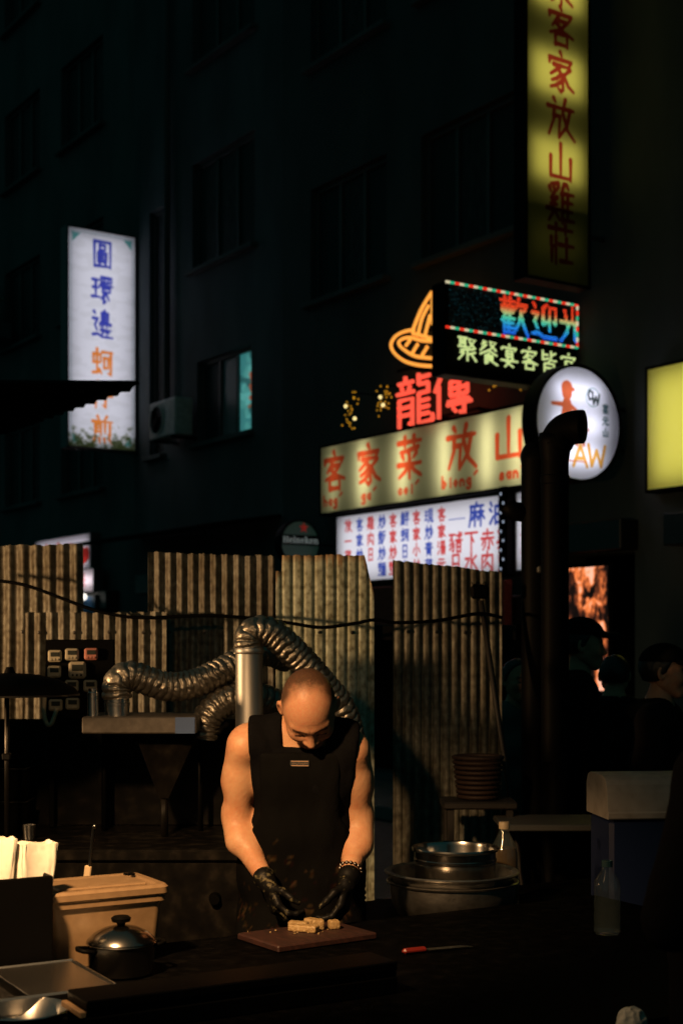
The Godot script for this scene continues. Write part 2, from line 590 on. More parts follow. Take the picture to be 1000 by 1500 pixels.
# ---------------------------------------------------------------- light boxes
# A sheet-metal case, fluorescent tubes inside, and a printed acrylic face that the tubes shine through.
func lightbox(o: Node3D, w: float, h: float, deep: float, im: Image, lamps: Array, rim: StandardMaterial3D, edge := 0.03) -> void:
	var st := begin()
	box(st, Vector3(edge, h, deep), 0.004, T(Vector3(-w / 2 + edge / 2, 0, -deep / 2)))
	box(st, Vector3(edge, h, deep), 0.004, T(Vector3(w / 2 - edge / 2, 0, -deep / 2)))
	box(st, Vector3(w - 2 * edge, edge, deep), 0.004, T(Vector3(0, h / 2 - edge / 2, -deep / 2)))
	box(st, Vector3(w - 2 * edge, edge, deep), 0.004, T(Vector3(0, -h / 2 + edge / 2, -deep / 2)))
	box(st, Vector3(w - 2 * edge, h - 2 * edge, 0.02), 0.0, T(Vector3(0, 0, -deep + 0.012)))
	part("sign_case", done(st), rim, o)
	var m := StandardMaterial3D.new()
	m.resource_name = "printed acrylic"
	m.albedo_texture = ImageTexture.create_from_image(im)
	m.texture_repeat = false
	m.roughness = 0.45
	m.backlight_enabled = true
	m.backlight = Color.WHITE
	part("printed_face", panel(w - 2 * edge, h - 2 * edge), m, o, T(Vector3(0, 0, -0.012)))
	for l in lamps:      # [x, y, width, height, energy, colour, distance behind the face]
		var c: Color = l[5]
		var a := AreaLight3D.new()
		a.name = "sign_lamp"
		a.area_size = Vector2(l[2], l[3])
		a.light_energy = l[4]
		a.light_color = c
		a.area_range = 30.0
		a.shadow_enabled = true
		a.position = Vector3(l[0], l[1], -l[6])
		a.rotation.y = PI
		o.add_child(a, true)
		var tb := begin(true)
		var hor: bool = l[2] > l[3]
		var half := Vector3(l[2] / 2, 0, 0) if hor else Vector3(0, l[3] / 2, 0)
		rod(tb, [-half, half], 0.012, 8)
		part("lamp_tube", done(tb), glow("tube%s" % c.to_html(), c, 0.3), o, T(Vector3(l[0], l[1], -l[6] - 0.016)))

func _ready() -> void:
	# ---- camera
	var cam := Camera3D.new()
	cam.name = "camera"
	cam.projection = Camera3D.PROJECTION_FRUSTUM
	cam.near = 0.1
	cam.far = 200.0
	cam.size = 0.1 * 1500.0 / LENS
	cam.frustum_offset = Vector2(0, 200.0 / LENS * 0.1)
	cam.position = Vector3(0, EYE, 0)
	var lens := CameraAttributesPhysical.new()
	lens.frustum_near = 0.1
	lens.frustum_far = 200.0
	lens.frustum_focal_length = 50.0
	lens.exposure_aperture = 3.8
	lens.frustum_focus_distance = 4.5
	cam.attributes = lens
	add_child(cam)
	cam.current = true
	# ---- night sky over the city
	var sky := ProceduralSkyMaterial.new()
	sky.sky_top_color = lin(0.006, 0.03, 0.03)
	sky.sky_horizon_color = lin(0.009, 0.042, 0.041)
	sky.ground_bottom_color = lin(0.001, 0.0025, 0.0025)
	sky.ground_horizon_color = lin(0.002, 0.005, 0.005)
	var env := Environment.new()
	env.background_mode = Environment.BG_SKY
	env.sky = Sky.new()
	env.sky.sky_material = sky
	env.tonemap_mode = Environment.TONE_MAPPER_LINEAR
	env.tonemap_exposure = 1.0
	env.sdfgi_enabled = true
	env.ssao_enabled = true
	env.ssil_enabled = true
	var we := WorldEnvironment.new()
	we.name = "night"
	we.environment = env
	add_child(we)
	grain = FastNoiseLite.new()
	grain.seed = 7
	grain.frequency = 1.0
	grain.fractal_octaves = 3
	materials()
	bulbs()
	street()
	buildings()
	signs()
	fence()
	fumes()
	counters()
	left_things()
	right_things()
	cook()
	bystanders()

func materials() -> void:
	mat("black_metal", lin(0.002, 0.002, 0.002), 0.55, 0.0).metallic_specular = 0.15
	mat("grey_metal", lin(0.06, 0.062, 0.06), 0.55, 0.2)
	mat("steel", lin(0.55, 0.54, 0.52), 0.27, 1.0)
	mat("dark_steel", lin(0.06, 0.056, 0.052), 0.35, 0.9)
	mat("black_plastic", lin(0.002, 0.002, 0.002), 0.5).metallic_specular = 0.12
	mat("wood_dark", lin(0.01, 0.007, 0.005), 0.6)
	nmat("asphalt", 0.05, [[0.0, lin(0.02, 0.02, 0.021)], [0.6, lin(0.045, 0.045, 0.046)], [1.0, lin(0.075, 0.073, 0.07)]], 3, Vector3(0.6, 0.6, 0.6), 0.75)
	nmat("concrete", 0.012, [[0.0, lin(0.05, 0.062, 0.062)], [0.5, lin(0.075, 0.09, 0.09)], [1.0, lin(0.1, 0.115, 0.115)]], 11, Vector3(0.25, 0.12, 0.25), 0.9)
	nmat("plaster_dark", 0.014, [[0.0, lin(0.025, 0.036, 0.036)], [0.5, lin(0.04, 0.055, 0.055)], [1.0, lin(0.06, 0.075, 0.075)]], 12, Vector3(0.25, 0.1, 0.25), 0.9)
	nmat("plaster_blue", 0.014, [[0.0, lin(0.04, 0.052, 0.055)], [0.5, lin(0.065, 0.082, 0.086)], [1.0, lin(0.095, 0.115, 0.12)]], 13, Vector3(0.25, 0.1, 0.25), 0.9)

# ---------------------------------------------------------------- the lamps over the counter, just left of the picture
func bulbs() -> void:
	work_lamp("shaded warm work lamp high over the front of the counter, outside the picture", Vector3(-0.95, 2.48, -2.62), Vector3(-0.5, 1.05, -4.05), 29.0, 11.5)
	work_lamp("shaded warm work lamp at the far left beside the fence, outside the picture", Vector3(-3.0, 1.8, -4.5), Vector3(-0.75, 1.75, -6.1), 34.0, 8.0)

func work_lamp(label: String, p: Vector3, target: Vector3, angle: float, energy: float) -> void:
	var o := thing("lamp_post", "dark steel post of the " + label.replace(", outside the picture", ""), "post", T(Vector3(p.x - 0.35, 0, p.z + 0.1)))
	part("post", boxm(Vector3(0.05, p.y + 0.3, 0.05), 0.004), mats.black_metal, o, T(Vector3(0, (p.y + 0.3) * 0.5 + 0.001, 0)))
	part("base", boxm(Vector3(0.3, 0.03, 0.3), 0.006), mats.black_metal, o, T(Vector3(0, 0.016, 0)))
	part("arm", rodm([Vector3(0, p.y + 0.12, 0), Vector3(0.3, p.y + 0.12, -0.08)], 0.012), mats.black_metal, o)
	var warm := lin(1.0, 0.575, 0.255)
	var zb := -(target - p).normalized()
	var xb := Vector3.UP.cross(zb).normalized()
	var b := thing("work_lamp", label, "lamp", Transform3D(Basis(xb, zb.cross(xb), zb), p), "work lamps of the stall")
	var lay := Transform3D(Basis(Vector3.RIGHT, -PI / 2), Vector3.ZERO)      # the lathe's axis along the beam
	var shade := begin(true)
	lathe(shade, vs([0.03, -0.15, 0.08, -0.13, 0.13, -0.05, 0.2, 0.04, 0.205, 0.045, 0.2, 0.047, 0.126, -0.045, 0.076, -0.124, 0.03, -0.144]), 32, lay)
	part("lamp_shade", done(shade), mats.black_metal, b)
	var bulb := begin(true)
	lathe(bulb, vs([0, -0.1, 0.03, -0.095, 0.04, -0.08, 0.06, -0.045, 0.07, 0.0, 0.062, 0.034, 0.04, 0.06, 0, 0.07]), 24, lay)
	part("bulb", done(bulb), glow("bulb_glow", warm, 60.0), b)
	var l := SpotLight3D.new()
	l.name = "bulb_light"
	l.light_energy = energy
	l.light_color = warm
	l.light_size = 0.07
	l.spot_angle = angle
	l.spot_angle_attenuation = 0.9
	l.spot_range = 40.0
	l.spot_attenuation = 2.0
	l.shadow_enabled = true
	b.add_child(l, true)

# ---------------------------------------------------------------- street and buildings
func street() -> void:
	var st := begin()
	quad(st, Vector3(-150, 0, 60), Vector3(150, 0, 60), Vector3(150, 0, -150), Vector3(-150, 0, -150), Vector3.UP)
	struct("street", done(st), mats.asphalt)
	var pv := begin()
	box(pv, Vector3(46, 0.13, 2.2), 0.01, fxf(-4, 0.069, 1.1))
	struct("pavement", done(pv), mats.concrete)

func wall(s0: float, s1: float, y0: float, y1: float, holes: Array) -> ArrayMesh:
	var cuts := [s0, s1]
	for h in holes:
		cuts.append(h[0])
		cuts.append(h[1])
	cuts.sort()
	var st := begin()
	for i in cuts.size() - 1:
		var a: float = cuts[i]
		var b: float = cuts[i + 1]
		if b - a < 0.001: continue
		var inside := []
		for h in holes:
			if h[0] < (a + b) / 2 and h[1] > (a + b) / 2: inside.append(h)
		inside.sort_custom(func(p, q): return p[2] < q[2])
		var y := y0
		for h in inside + [[0, 0, y1, y1]]:
			if h[2] > y + 0.001: box(st, Vector3(b - a, h[2] - y, 0.3), 0.0, T(Vector3((a + b) / 2, (y + h[2]) / 2, -0.15)))
			y = maxf(y, h[3])
	return done(st)

func window(o: Node3D, s0: float, s1: float, y0: float, y1: float, panes: int, glass: Array) -> void:
	var st := begin()
	var w := s1 - s0
	var h := y1 - y0
	for k in 2:
		box(st, Vector3(w, 0.06, 0.08), 0.004, T(Vector3(0, (k - 0.5) * (h - 0.06), 0)))
	for k in panes + 1:
		box(st, Vector3(0.06, h - 0.12, 0.08), 0.004, T(Vector3(lerpf(-w / 2 + 0.03, w / 2 - 0.03, float(k) / panes), 0, 0)))
	var f := part("window", done(st), mats.grey_metal, o, T(Vector3((s0 + s1) / 2, (y0 + y1) / 2, -0.12)))
	var pw := (w - 0.06) / panes
	for k in panes:
		part("pane", boxm(Vector3(pw - 0.06, h - 0.12, 0.006)), glass[k % glass.size()], f, T(Vector3(-w / 2 + 0.03 + pw * (k + 0.5), 0, 0)))
	part("sill", boxm(Vector3(w + 0.16, 0.07, 0.2), 0.008), mats.concrete, f, T(Vector3(0, -h / 2 - 0.037, 0.13)))

func building(called: String, label: String, s0: float, s1: float, high: float, m: Material, wins: Array, doors: Array) -> Node3D:
	var o := thing(called, label, "building", fxf(0, 0, 0))
	var holes := []
	for w in wins: holes.append([w[0], w[1], w[2], w[3]])
	for d in doors: holes.append([d[0], d[1], d[2], d[3]])
	part("front_wall", wall(s0, s1, 0.0, high, holes), m, o)
	var st := begin()
	box(st, Vector3(0.25, high, 7.6), 0.0, T(Vector3(s0 + 0.13, high / 2, -4.11)))
	box(st, Vector3(0.25, high, 7.6), 0.0, T(Vector3(s1 - 0.13, high / 2, -4.11)))
	box(st, Vector3(s1 - s0 - 0.52, high, 0.25), 0.0, T(Vector3((s0 + s1) / 2, high / 2, -7.78)))
	part("side_wall", done(st), m, o)
	part("roof", boxm(Vector3(s1 - s0 + 0.1, 0.25, 8.2), 0.01), mats.concrete, o, T(Vector3((s0 + s1) / 2, high + 0.127, -3.9)))
	var fl := begin()
	for k in range(1, int(high / 3.1)): box(fl, Vector3(s1 - s0 - 0.54, 0.2, 7.2), 0.0, T(Vector3((s0 + s1) / 2, 0.9 + 3.1 * k, -3.96)))
	part("floor_slab", done(fl), mats.plaster_dark, o)
	for w in wins: window(o, w[0], w[1], w[2], w[3], w[4], w[5])
	for d in doors:       # shop openings: a roller-shutter box above, a dark recess within
		part("shutter_box", boxm(Vector3(d[1] - d[0] + 0.1, 0.3, 0.25), 0.01), mats.dark_steel, o, T(Vector3((d[0] + d[1]) / 2, d[3] + 0.16, 0.127)))
	return o

func buildings() -> void:
	var dark := mat("grimy_glass", lin(0.03, 0.04, 0.04), 0.55)
	dark.metallic_specular = 0.2
	var dim := mat("frosted_glass", lin(0.16, 0.18, 0.19), 0.35)
	var curtain := nmat("curtained_glass", 0.02, [[0.0, lin(0.025, 0.032, 0.032)], [1.0, lin(0.06, 0.07, 0.07)]], 31, Vector3(2, 0.6, 2), 0.6)
	curtain.metallic_specular = 0.2
	# right-hand building, with most of the signs
	var wa := []
	for fl in 3:
		var y := 6.2 + 3.1 * fl
		for x in [-4.3, -1.9, 3.0, 5.4]: wa.append([x, x + 1.7, y, y + 1.5, 3, [dark, curtain, dark]])
	building("restaurant_building", "dark building at the right carrying the restaurant signs", -5.0, 8.0, 17.0, mats.plaster_dark, wa, [[-3.5, 0.2, 0.14, 1.9], [0.55, 1.55, 0.14, 2.6], [2.2, 5.0, 0.14, 2.6]])
	var wb := []
	var lit := StandardMaterial3D.new()
	lit.resource_name = "lit patterned glass"
	lit.emission_enabled = true
	lit.emission = Color.BLACK
	var im := blank(64, 160, Color(0.18, 0.42, 0.42))
	for i in 40:
		var x := 32.0 + 34.0 * grain.get_noise_2d(i * 3.1, 4.0) * 2.0
		var y := 80.0 + 100.0 * grain.get_noise_2d(i * 2.3, 9.0) * 2.0
		brush(im, Vector2(x, y), Vector2(x + 9, y + 5), 9, 5, [Color(0.3, 0.58, 0.56), Color(0.12, 0.3, 0.3), Color(0.24, 0.5, 0.48)][i % 3])
	for i in 9: brush(im, Vector2(40 + 3 * (i % 4), 46 + 6 * i), Vector2(52, 50 + 6 * i), 5, 3, Color(0.55, 0.24, 0.1))
	brush(im, Vector2(34, 112), Vector2(58, 108), 4, 3, Color(0.4, 0.24, 0.14))
	lit.emission_texture = ImageTexture.create_from_image(im)
	lit.emission_energy_multiplier = 1.0
	wb.append([-7.45, -5.85, 4.72, 5.95, 3, [dark, dim, dark]])
	wb.append([-7.6, -5.75, 7.35, 8.95, 3, [curtain, curtain, dark]])
	wb.append([-9.05, -8.55, 4.7, 8.6, 1, [curtain]])
	for fl in 2:
		wb.append([-7.6, -5.75, 10.4 + 3.1 * fl, 12.0 + 3.1 * fl, 3, [dark, curtain, dark]])
	var b := building("apartment_block", "dark bluish apartment block left of centre with one teal lit window", -9.6, -5.0, 17.6, mats.plaster_blue, wb, [[-9.0, -5.6, 0.14, 2.5]])
	# the lit pane of the lower window
	var wn: MeshInstance3D = b.get_node("window")
	var pane: MeshInstance3D = wn.get_child(2)
	pane.mesh = panel(0.45, 1.11)
	pane.material_override = lit
	pane.name = "lit_window_pane"
	meta(pane, "teal lit pane with orange print")
	var wc := []
	for fl in 4:
		var y := 4.4 + 3.1 * fl
		for x in [-12.6, -15.4, -18.2, -21.0]: wc.append([x, x + 1.8, y, y + 1.5, 3, [dark, dark, curtain]])
	building("far_building", "dark building at the far left behind the white lit sign", -24.0, -9.6, 18.5, mats.concrete, wc, [[-14.0, -10.2, 0.14, 2.3], [-19.0, -15.0, 0.14, 2.5]])
	var wd := []
	for fl in 4:
		for x in [8.6, 11.0]: wd.append([x, x + 1.6, 3.6 + 3.1 * fl, 5.0 + 3.1 * fl, 2, [dark]])
	building("corner_building", "dark building at the right edge nearest the stall", 8.0, 13.5, 15.5, mats.plaster_dark, wd, [[8.6, 12.8, 0.14, 2.6]])
	# downpipe and air conditioner on the apartment block
	var dp := begin(true)
	rod(dp, [F(-8.25, 5.4, 0.1), F(-8.25, 16.0, 0.1)], 0.055, 12)
	solo("drain_pipe", "grey drain pipe running up the wall above the air conditioner", "pipe", done(dp), mats.concrete)
	var ac := thing("air_conditioner", "white outdoor air conditioner with one round fan on the dark wall", "air conditioner", fxf(-7.78, 4.83, 0.42))
	var cream := nmat("ac_paint", 0.03, [[0.0, lin(0.35, 0.33, 0.3)], [1.0, lin(0.55, 0.53, 0.5)]], 41, Vector3.ONE, 0.5)
	part("casing", boxm(Vector3(0.86, 0.56, 0.3), 0.02), cream, ac, T(Vector3(0, 0.28, -0.15)))
	var ring := begin(true)
	lathe(ring, vs([0.225, 0.0, 0.225, 0.02, 0.205, 0.02, 0.205, 0.0]), 32, Transform3D(Basis(Vector3.RIGHT, PI / 2), Vector3(-0.17, 0.28, 0.0)))
	part("fan_ring", done(ring), cream, ac)
	part("fan_opening", lathem(vs([0, 0.003, 0.204, 0.003, 0.204, 0.0]), 32), mats.black_metal, ac, Transform3D(Basis(Vector3.RIGHT, PI / 2), Vector3(-0.17, 0.28, 0.0)))
	for k in 3:
		var bl := begin()
		box(bl, Vector3(0.17, 0.07, 0.004), 0.0, Transform3D(Basis(Vector3.BACK, TAU * k / 3.0) * Basis(Vector3.RIGHT, 0.5), Vector3(-0.17, 0.28, 0.024) + Basis(Vector3.BACK, TAU * k / 3.0) * Vector3(0.1, 0, 0)))
		part("fan_blade", done(bl), mats.black_plastic, ac)
	for k in [-0.3, 0.3]: part("bracket", boxm(Vector3(0.04, 0.04, 0.42), 0.004), mats.black_metal, ac, T(Vector3(k, -0.022, -0.21)))
	# canopies over the shops
	var aw := begin()
	box(aw, Vector3(4.4, 0.06, 1.3), 0.01, Transform3D(Basis(FX, Vector3.UP, FN) * Basis(Vector3.RIGHT, 0.16), F(-7.2, 3.35, 0.66)))
	solo("shop_canopy", "dark canopy over the shop front below the teal window", "canopy", done(aw), mats.black_metal)
	var gl := begin()
	box(gl, Vector3(3.6, 0.52, 0.12), 0.01, fxf(-1.75, 2.12, 0.33))
	solo("valance", "dull red valance under the white menu board", "awning", done(gl), nmat("red_canvas", 0.05, [[0.0, lin(0.16, 0.03, 0.02)], [1.0, lin(0.3, 0.07, 0.045)]], 43, Vector3(1, 1, 1), 0.85))
	# balcony plant at the far left
	var pl := thing("balcony_plant", "pale leafy shrub in a trough high at the left edge", "plant", fxf(-15.35, 7.6, 0.3))
	part("trough", boxm(Vector3(1.2, 0.3, 0.4), 0.02), mats.concrete, pl, T(Vector3(0, 0.15, 0)))
	var lf := begin()
	var rg := RandomNumberGenerator.new()
	rg.seed = 5
	var stems := begin(true)
	for i in 14:
		var tip := Vector3(rg.randf_range(-0.7, 0.62), rg.randf_range(0.6, 1.35), rg.randf_range(-0.2, 0.35))
		var pts := curve([Vector3(tip.x * 0.4, 0.28, 0), Vector3(tip.x * 0.7, 0.28 + tip.y * 0.5, tip.z * 0.4), tip], 0.06)
		tube(stems, pts, func(_d, _a): return 0.008, 5)
		for p in pts:
			for k in 4:
				var dir := Vector3(rg.randf_range(-1, 1), rg.randf_range(-0.4, 0.9), rg.randf_range(-1, 1)).normalized()
				var sd := dir.cross(Vector3(rg.randf(), rg.randf(), rg.randf())).normalized() * 0.022
				var q := p + dir * 0.05
				tri(lf, p, q + sd, p + dir * 0.12, dir.cross(sd))
				tri(lf, p, q - sd, p + dir * 0.12, dir.cross(sd))
	part("stem", done(stems), mats.wood_dark, pl)
	var leaves := part("foliage", done(lf), nmat("pale_leaf", 0.05, [[0.0, lin(0.1, 0.15, 0.09)], [1.0, lin(0.3, 0.34, 0.26)]], 44, Vector3(3, 3, 3), 0.6), pl)
	leaves.set_meta("kind", "stuff")

# ---------------------------------------------------------------- the lit signs over the street
func signs() -> void:
	var alu := mat("sign_rim", lin(0.1, 0.1, 0.1), 0.45, 0.5)
	var white := lin(1.0, 0.97, 1.0)
	# white upright sign at the left
	var ink := lin(0.045, 0.06, 0.42)
	var org := lin(0.8, 0.24, 0.04)
	var W := 200
	var H := 579
	var im := blank(W, H, lin(0.74, 0.76, 0.84))
	for r in [[5.0, 1.2], [9.0, 0.7]]:
		var b := [Vector2(r[0], r[0]), Vector2(W - r[0], r[0]), Vector2(W - r[0], H - r[0]), Vector2(r[0], H - r[0])]
		for k in 4: brush(im, b[k], b[(k + 1) % 4], r[1], r[1], lin(0.42, 0.5, 0.56))
	for c in [[10, 10, 1, 1], [W - 10, 10, -1, 1], [10, H - 10, 1, -1], [W - 10, H - 10, -1, -1]]:
		for k in 6: brush(im, Vector2(c[0] + c[2] * k * 4.5, c[1] + c[3] * 1.5), Vector2(c[0] + c[2] * 1.5, c[1] + c[3] * k * 4.5), 1.6, 1.6, lin(0.1, 0.36, 0.36))
	var rows := [["圓", 0.1, ink], ["環", 0.262, ink], ["邊", 0.425, ink], ["蚵", 0.6, org], ["仔", 0.752, org], ["煎", 0.915, org]]
	for r in rows: write(im, r[0], W * 0.5 - 33, H * r[1] - 39, 78.0, 4.6, r[2], 0.86)
	for y in H:                                   # moss and grime grown over the lowest edge, washed streaks higher up
		for x in W:
			var n := grain.get_noise_2d(x * 0.035, y * 0.035 + 3.0) * 0.6 + grain.get_noise_2d(x * 0.11, y * 0.11) * 0.4
			var k := clampf((n + 0.45 - (H - y) * 0.012 - 0.5 * clampf(1.0 - absf(x - 105.0) / 28.0, 0.0, 1.0)) * 2.4, 0.0, 0.95) if y > H - 70 else 0.0
			if x > W * 0.62 and x < W * 0.95: k = maxf(k, clampf((n + 0.5 - (H - y) * 0.012) * 3.0, 0.0, 0.9) if y > H - 60 else 0.0)
			if k > 0.0: im.set_pixel(x, y, im.get_pixel(x, y).lerp(lin(0.05, 0.07, 0.02), k))
			var s := clampf(grain.get_noise_2d(x * 0.012, y * 0.03 + 50.0) * 0.2, 0.0, 0.035)
			if s > 0.0: im.set_pixel(x, y, im.get_pixel(x, y).darkened(s))
	var o := thing("upright_sign", "tall white lit sign with blue and orange characters at the left", "sign", pxf(-9.45, 6.57, 0.63))
	var lamps := []
	lamps.append([0.0, 0.0, 1.05, 3.3, 1.75, white, 0.2])
	lightbox(o, 1.2, 3.5, 0.26, im, lamps, alu)
	part("bracket", rodm([Vector3(0.6, 1.2, -0.13), Vector3(0.66, 1.2, -0.13)], 0.03), alu, o)

	# yellow upright sign, cut by the top of the picture
	W = 190
	H = 961
	im = blank(W, H, lin(0.34, 0.3, 0.062))
	var red := lin(0.17, 0.018, 0.007)
	var ys := [["龍", 8.98], ["傳", 8.55], ["園", 0.0], ["客", 7.68], ["家", 7.23], ["放", 6.77], ["山", 6.34], ["雞", 5.94], ["莊", 5.53]]
	for r in ys:
		if r[1] > 0.0: write(im, r[0], W * 0.54 - 46, (9.46 - r[1]) / 4.3 * H - 47, 94.0, 5.8, red, 0.98, 0.35)
	write(im, "菜", W * 0.54 - 41, (9.5 - 8.13) / 4.3 * H - 47, 92.0, 5.8, red, 0.94, 0.35)
	o = thing("upright_sign", "tall yellow lit sign with red characters, cut by the picture's top", "sign", pxf(1.2, 7.35, 0.675))
	var yl := lin(1.0, 0.97, 0.72)
	lamps = []
	for k in [[8.95, 0.1], [8.09, 0.1], [7.24, 0.1], [6.4, 0.095], [5.62, 0.0012]]:
		lamps.append([0.0, k[0] - 7.35, 0.62, 0.38, k[1] * 2.5, yl, 0.12])
	lightbox(o, 0.85, 4.3, 0.18, im, lamps, mats.black_metal)
	part("partition", boxm(Vector3(0.78, 0.01, 0.14)), mats.black_metal, o, T(Vector3(0, 5.97 - 7.35, -0.092)))
	for y in [1.4, -1.6]: part("bracket", rodm([Vector3(0.42, y, -0.09), Vector3(0.672, y, -0.09)], 0.03), alu, o)

	# long shop sign
	W = 900
	H = 200
	im = blank(W, H, lin(0.6, 0.57, 0.32))
	var vermilion := lin(0.7, 0.085, 0.025)
	var at := func(s: float) -> float: return (s + 3.8) / 4.0 * W
	for r in [["客", -3.5], ["家", -2.74], ["菜", -1.9], ["放", -0.93], ["山", -0.12]]:
		write(im, r[0], at.call(r[1]) - 62.0, (4.23 - 3.89) / 0.89 * H - 62.0, 124.0, 8.4, vermilion, 1.0, 0.35)
	for r in [["hag^", -3.52], ["ga^", -2.73], ["coi^", -1.9], ["biong^", -0.92], ["san^", -0.05]]:
		var x: float = at.call(r[1]) - 15.0 * r[0].length()
		for c in r[0]:
			write(im, c, x, (4.23 - 3.49) / 0.89 * H - 22.0, 46.0, 4.0, vermilion, 0.8, 0.0)
			x += 26.0 if c != "i" else 21.0
	o = thing("shop_sign", "long cream lit sign with red characters and romanised words", "sign", fxf(-1.7, 3.785, 0.26))
	lamps = []
	for s in [-2.85, -2.05, -1.25, -0.5, 0.0]: lamps.append([s + 1.8, 0.0, 0.035, 0.72, 0.26, lin(1.0, 0.95, 0.76), 0.2])
	lamps.append([-3.5 + 1.8, 0.0, 0.035, 0.72, 0.09, lin(1.0, 0.95, 0.76), 0.2])
	lightbox(o, 4.0, 0.89, 0.25, im, lamps, mats.black_metal)

	# menu board
	W = 990
	H = 258
	im = blank(W, H, lin(0.8, 0.8, 0.86))
	var blue := lin(0.04, 0.075, 0.4)
	var crim := lin(0.6, 0.05, 0.05)
	var mx := func(s: float) -> float: return (s + 3.52) / 3.3 * W
	var cols := [[-3.27, "放一菜", crim], [-3.02, "客家炒", blue], [-2.78, "雞肉日", crim], [-2.54, "炒飯炒麵", blue], [-2.31, "客家炒麵", crim], [-2.07, "鮮蚵日春", blue], [-1.84, "客家小炒", crim], [-1.6, "現炒青菜", blue], [-1.36, "客家湯元", crim]]
	for c in cols:
		var y := 12.0
		for ch in c[1]:
			write(im, ch, mx.call(c[0]) - 23.0, y, 52.0, 3.6, c[2], 0.94, 0.2)
			y += 60.0
	for c in [["麻", -0.72], ["油", -0.36]]: write(im, c[0], mx.call(c[1]) - 45.0, 12, 86.0, 6.0, blue, 1.0, 0.2)
	brush(im, Vector2(mx.call(-1.22), 62), Vector2(mx.call(-0.93), 62), 1.6, 1.6, blue)
	for i in 4:
		write(im, "豬下赤雞"[i], mx.call(-1.1 + 0.28 * i) - 36.0, 108, 74.0, 4.8, crim, 1.0, 0.2)
		write(im, "日水肉弗"[i], mx.call(-1.1 + 0.28 * i) - 36.0, 182, 74.0, 4.8, crim, 1.0, 0.2)
	o = thing("menu_board", "white lit menu board with rows of red and blue characters", "sign", fxf(-1.83, 2.895, 0.16))
	lamps = []
	lamps.append([0.0, 0.0, 3.1, 0.74, 1.45, white, 0.155])
	lightbox(o, 3.3, 0.86, 0.18, im, lamps, alu, 0.02)
	im = blank(120, 260, lin(0.8, 0.8, 0.86))
	for i in 3: write(im, ["肉", "雞", "湯"][i], 24.0, 8.0 + 84.0 * i, 74.0, 4.0, crim, 1.0, 0.2)
	o = thing("menu_board", "narrow white lit menu board half hidden by the black flue pipe", "sign", fxf(0.15, 2.895, 0.16))
	lightbox(o, 0.4, 0.86, 0.18, im, [[0.0, 0.0, 0.035, 0.7, 0.2, white, 0.14]], alu, 0.02)
	o = thing("sign_divider", "black upright strip set with small white lights between the menu boards", "sign", fxf(-0.13, 2.9, 0.2))
	part("strip", boxm(Vector3(0.14, 0.96, 0.12), 0.01), mats.black_metal, o)
	for i in 9: part("strip_light", boxm(Vector3(0.02, 0.03, 0.012), 0.003), glow("cool_led", Color(0.8, 0.85, 0.95), 0.45), o, T(Vector3(0.02 if i % 2 else -0.02, -0.4 + 0.1 * i, 0.065)))

	# round sign
	im = blank(256, 256, lin(0.72, 0.72, 0.84))
	var brick := lin(0.5, 0.1, 0.04)
	var tan := lin(0.62, 0.3, 0.05)
	var dots := [[92, 50, 92, 62, 17, 15], [84, 46, 112, 52, 5, 4], [92, 84, 92, 112, 13, 17], [88, 88, 48, 88, 6, 4], [100, 88, 122, 100, 6, 4], [90, 118, 84, 150, 8, 5], [100, 118, 106, 150, 8, 5], [132, 112, 132, 116, 11, 9], [124, 102, 140, 102, 4, 4], [132, 130, 132, 150, 10, 13], [140, 132, 158, 140, 5, 3], [126, 154, 122, 176, 6, 4], [138, 154, 144, 176, 6, 4]]
	for d in dots: brush(im, Vector2(d[0], d[1]), Vector2(d[2], d[3]), d[4], d[5], brick)
	for k in 40:
		var a := TAU * k / 40.0
		brush(im, Vector2(172, 64) + Vector2(cos(a), sin(a)) * 21.0, Vector2(172, 64) + Vector2(cos(a + 0.16), sin(a + 0.16)) * 21.0, 1.2, 1.2, lin(0.2, 0.3, 0.32))
	write(im, "C", 156, 46, 26.0, 2.6, lin(0.01, 0.02, 0.02), 0.8, 0.0)
	write(im, "W", 170, 54, 26.0, 2.6, lin(0.01, 0.02, 0.02), 0.9, 0.0)
	for k in 3: write(im, ["菜", "元", "仙"][k] if k < 2 else "山", 202, 76 + 27.0 * k, 23.0, 1.7, lin(0.03, 0.08, 0.1), 0.9, 0.2)
	write(im, "A", 108, 172, 56.0, 4.6, tan, 0.9, 0.1)
	write(im, "W", 156, 170, 54.0, 4.6, tan, 1.05, 0.1)
	brush(im, Vector2(96, 214), Vector2(150, 214), 1.2, 1.2, brick)
	o = thing("round_sign", "round white lit sign with orange figures and black rim", "sign", pxf(1.5, 3.8, 0.69))
	var rim := begin(true)
	lathe(rim, vs([0.0, -0.2, 0.55, -0.2, 0.565, -0.185, 0.565, 0.0, 0.545, 0.008, 0.535, 0.0, 0.535, -0.18]), 56, Transform3D(Basis(Vector3.RIGHT, PI / 2), Vector3.ZERO))
	part("sign_case", done(rim), mats.black_metal, o)
	var face := begin()
	for k in 56:
		var a0 := TAU * k / 56.0
		var a1 := TAU * (k + 1) / 56.0
		for a in [Vector2.ZERO, Vector2(sin(a0), cos(a0)), Vector2(sin(a1), cos(a1))]:
			face.set_uv(Vector2(0.5 + a.x * 0.5, 0.5 - a.y * 0.5))
			face.add_vertex(Vector3(a.x, a.y, 0.0) * 0.536)
	var fm := StandardMaterial3D.new()
	fm.resource_name = "round printed acrylic"
	fm.albedo_texture = ImageTexture.create_from_image(im)
	fm.roughness = 0.45
	fm.backlight_enabled = true
	fm.backlight = Color.WHITE
	part("printed_face", done(face), fm, o, T(Vector3(0, 0, -0.012)))
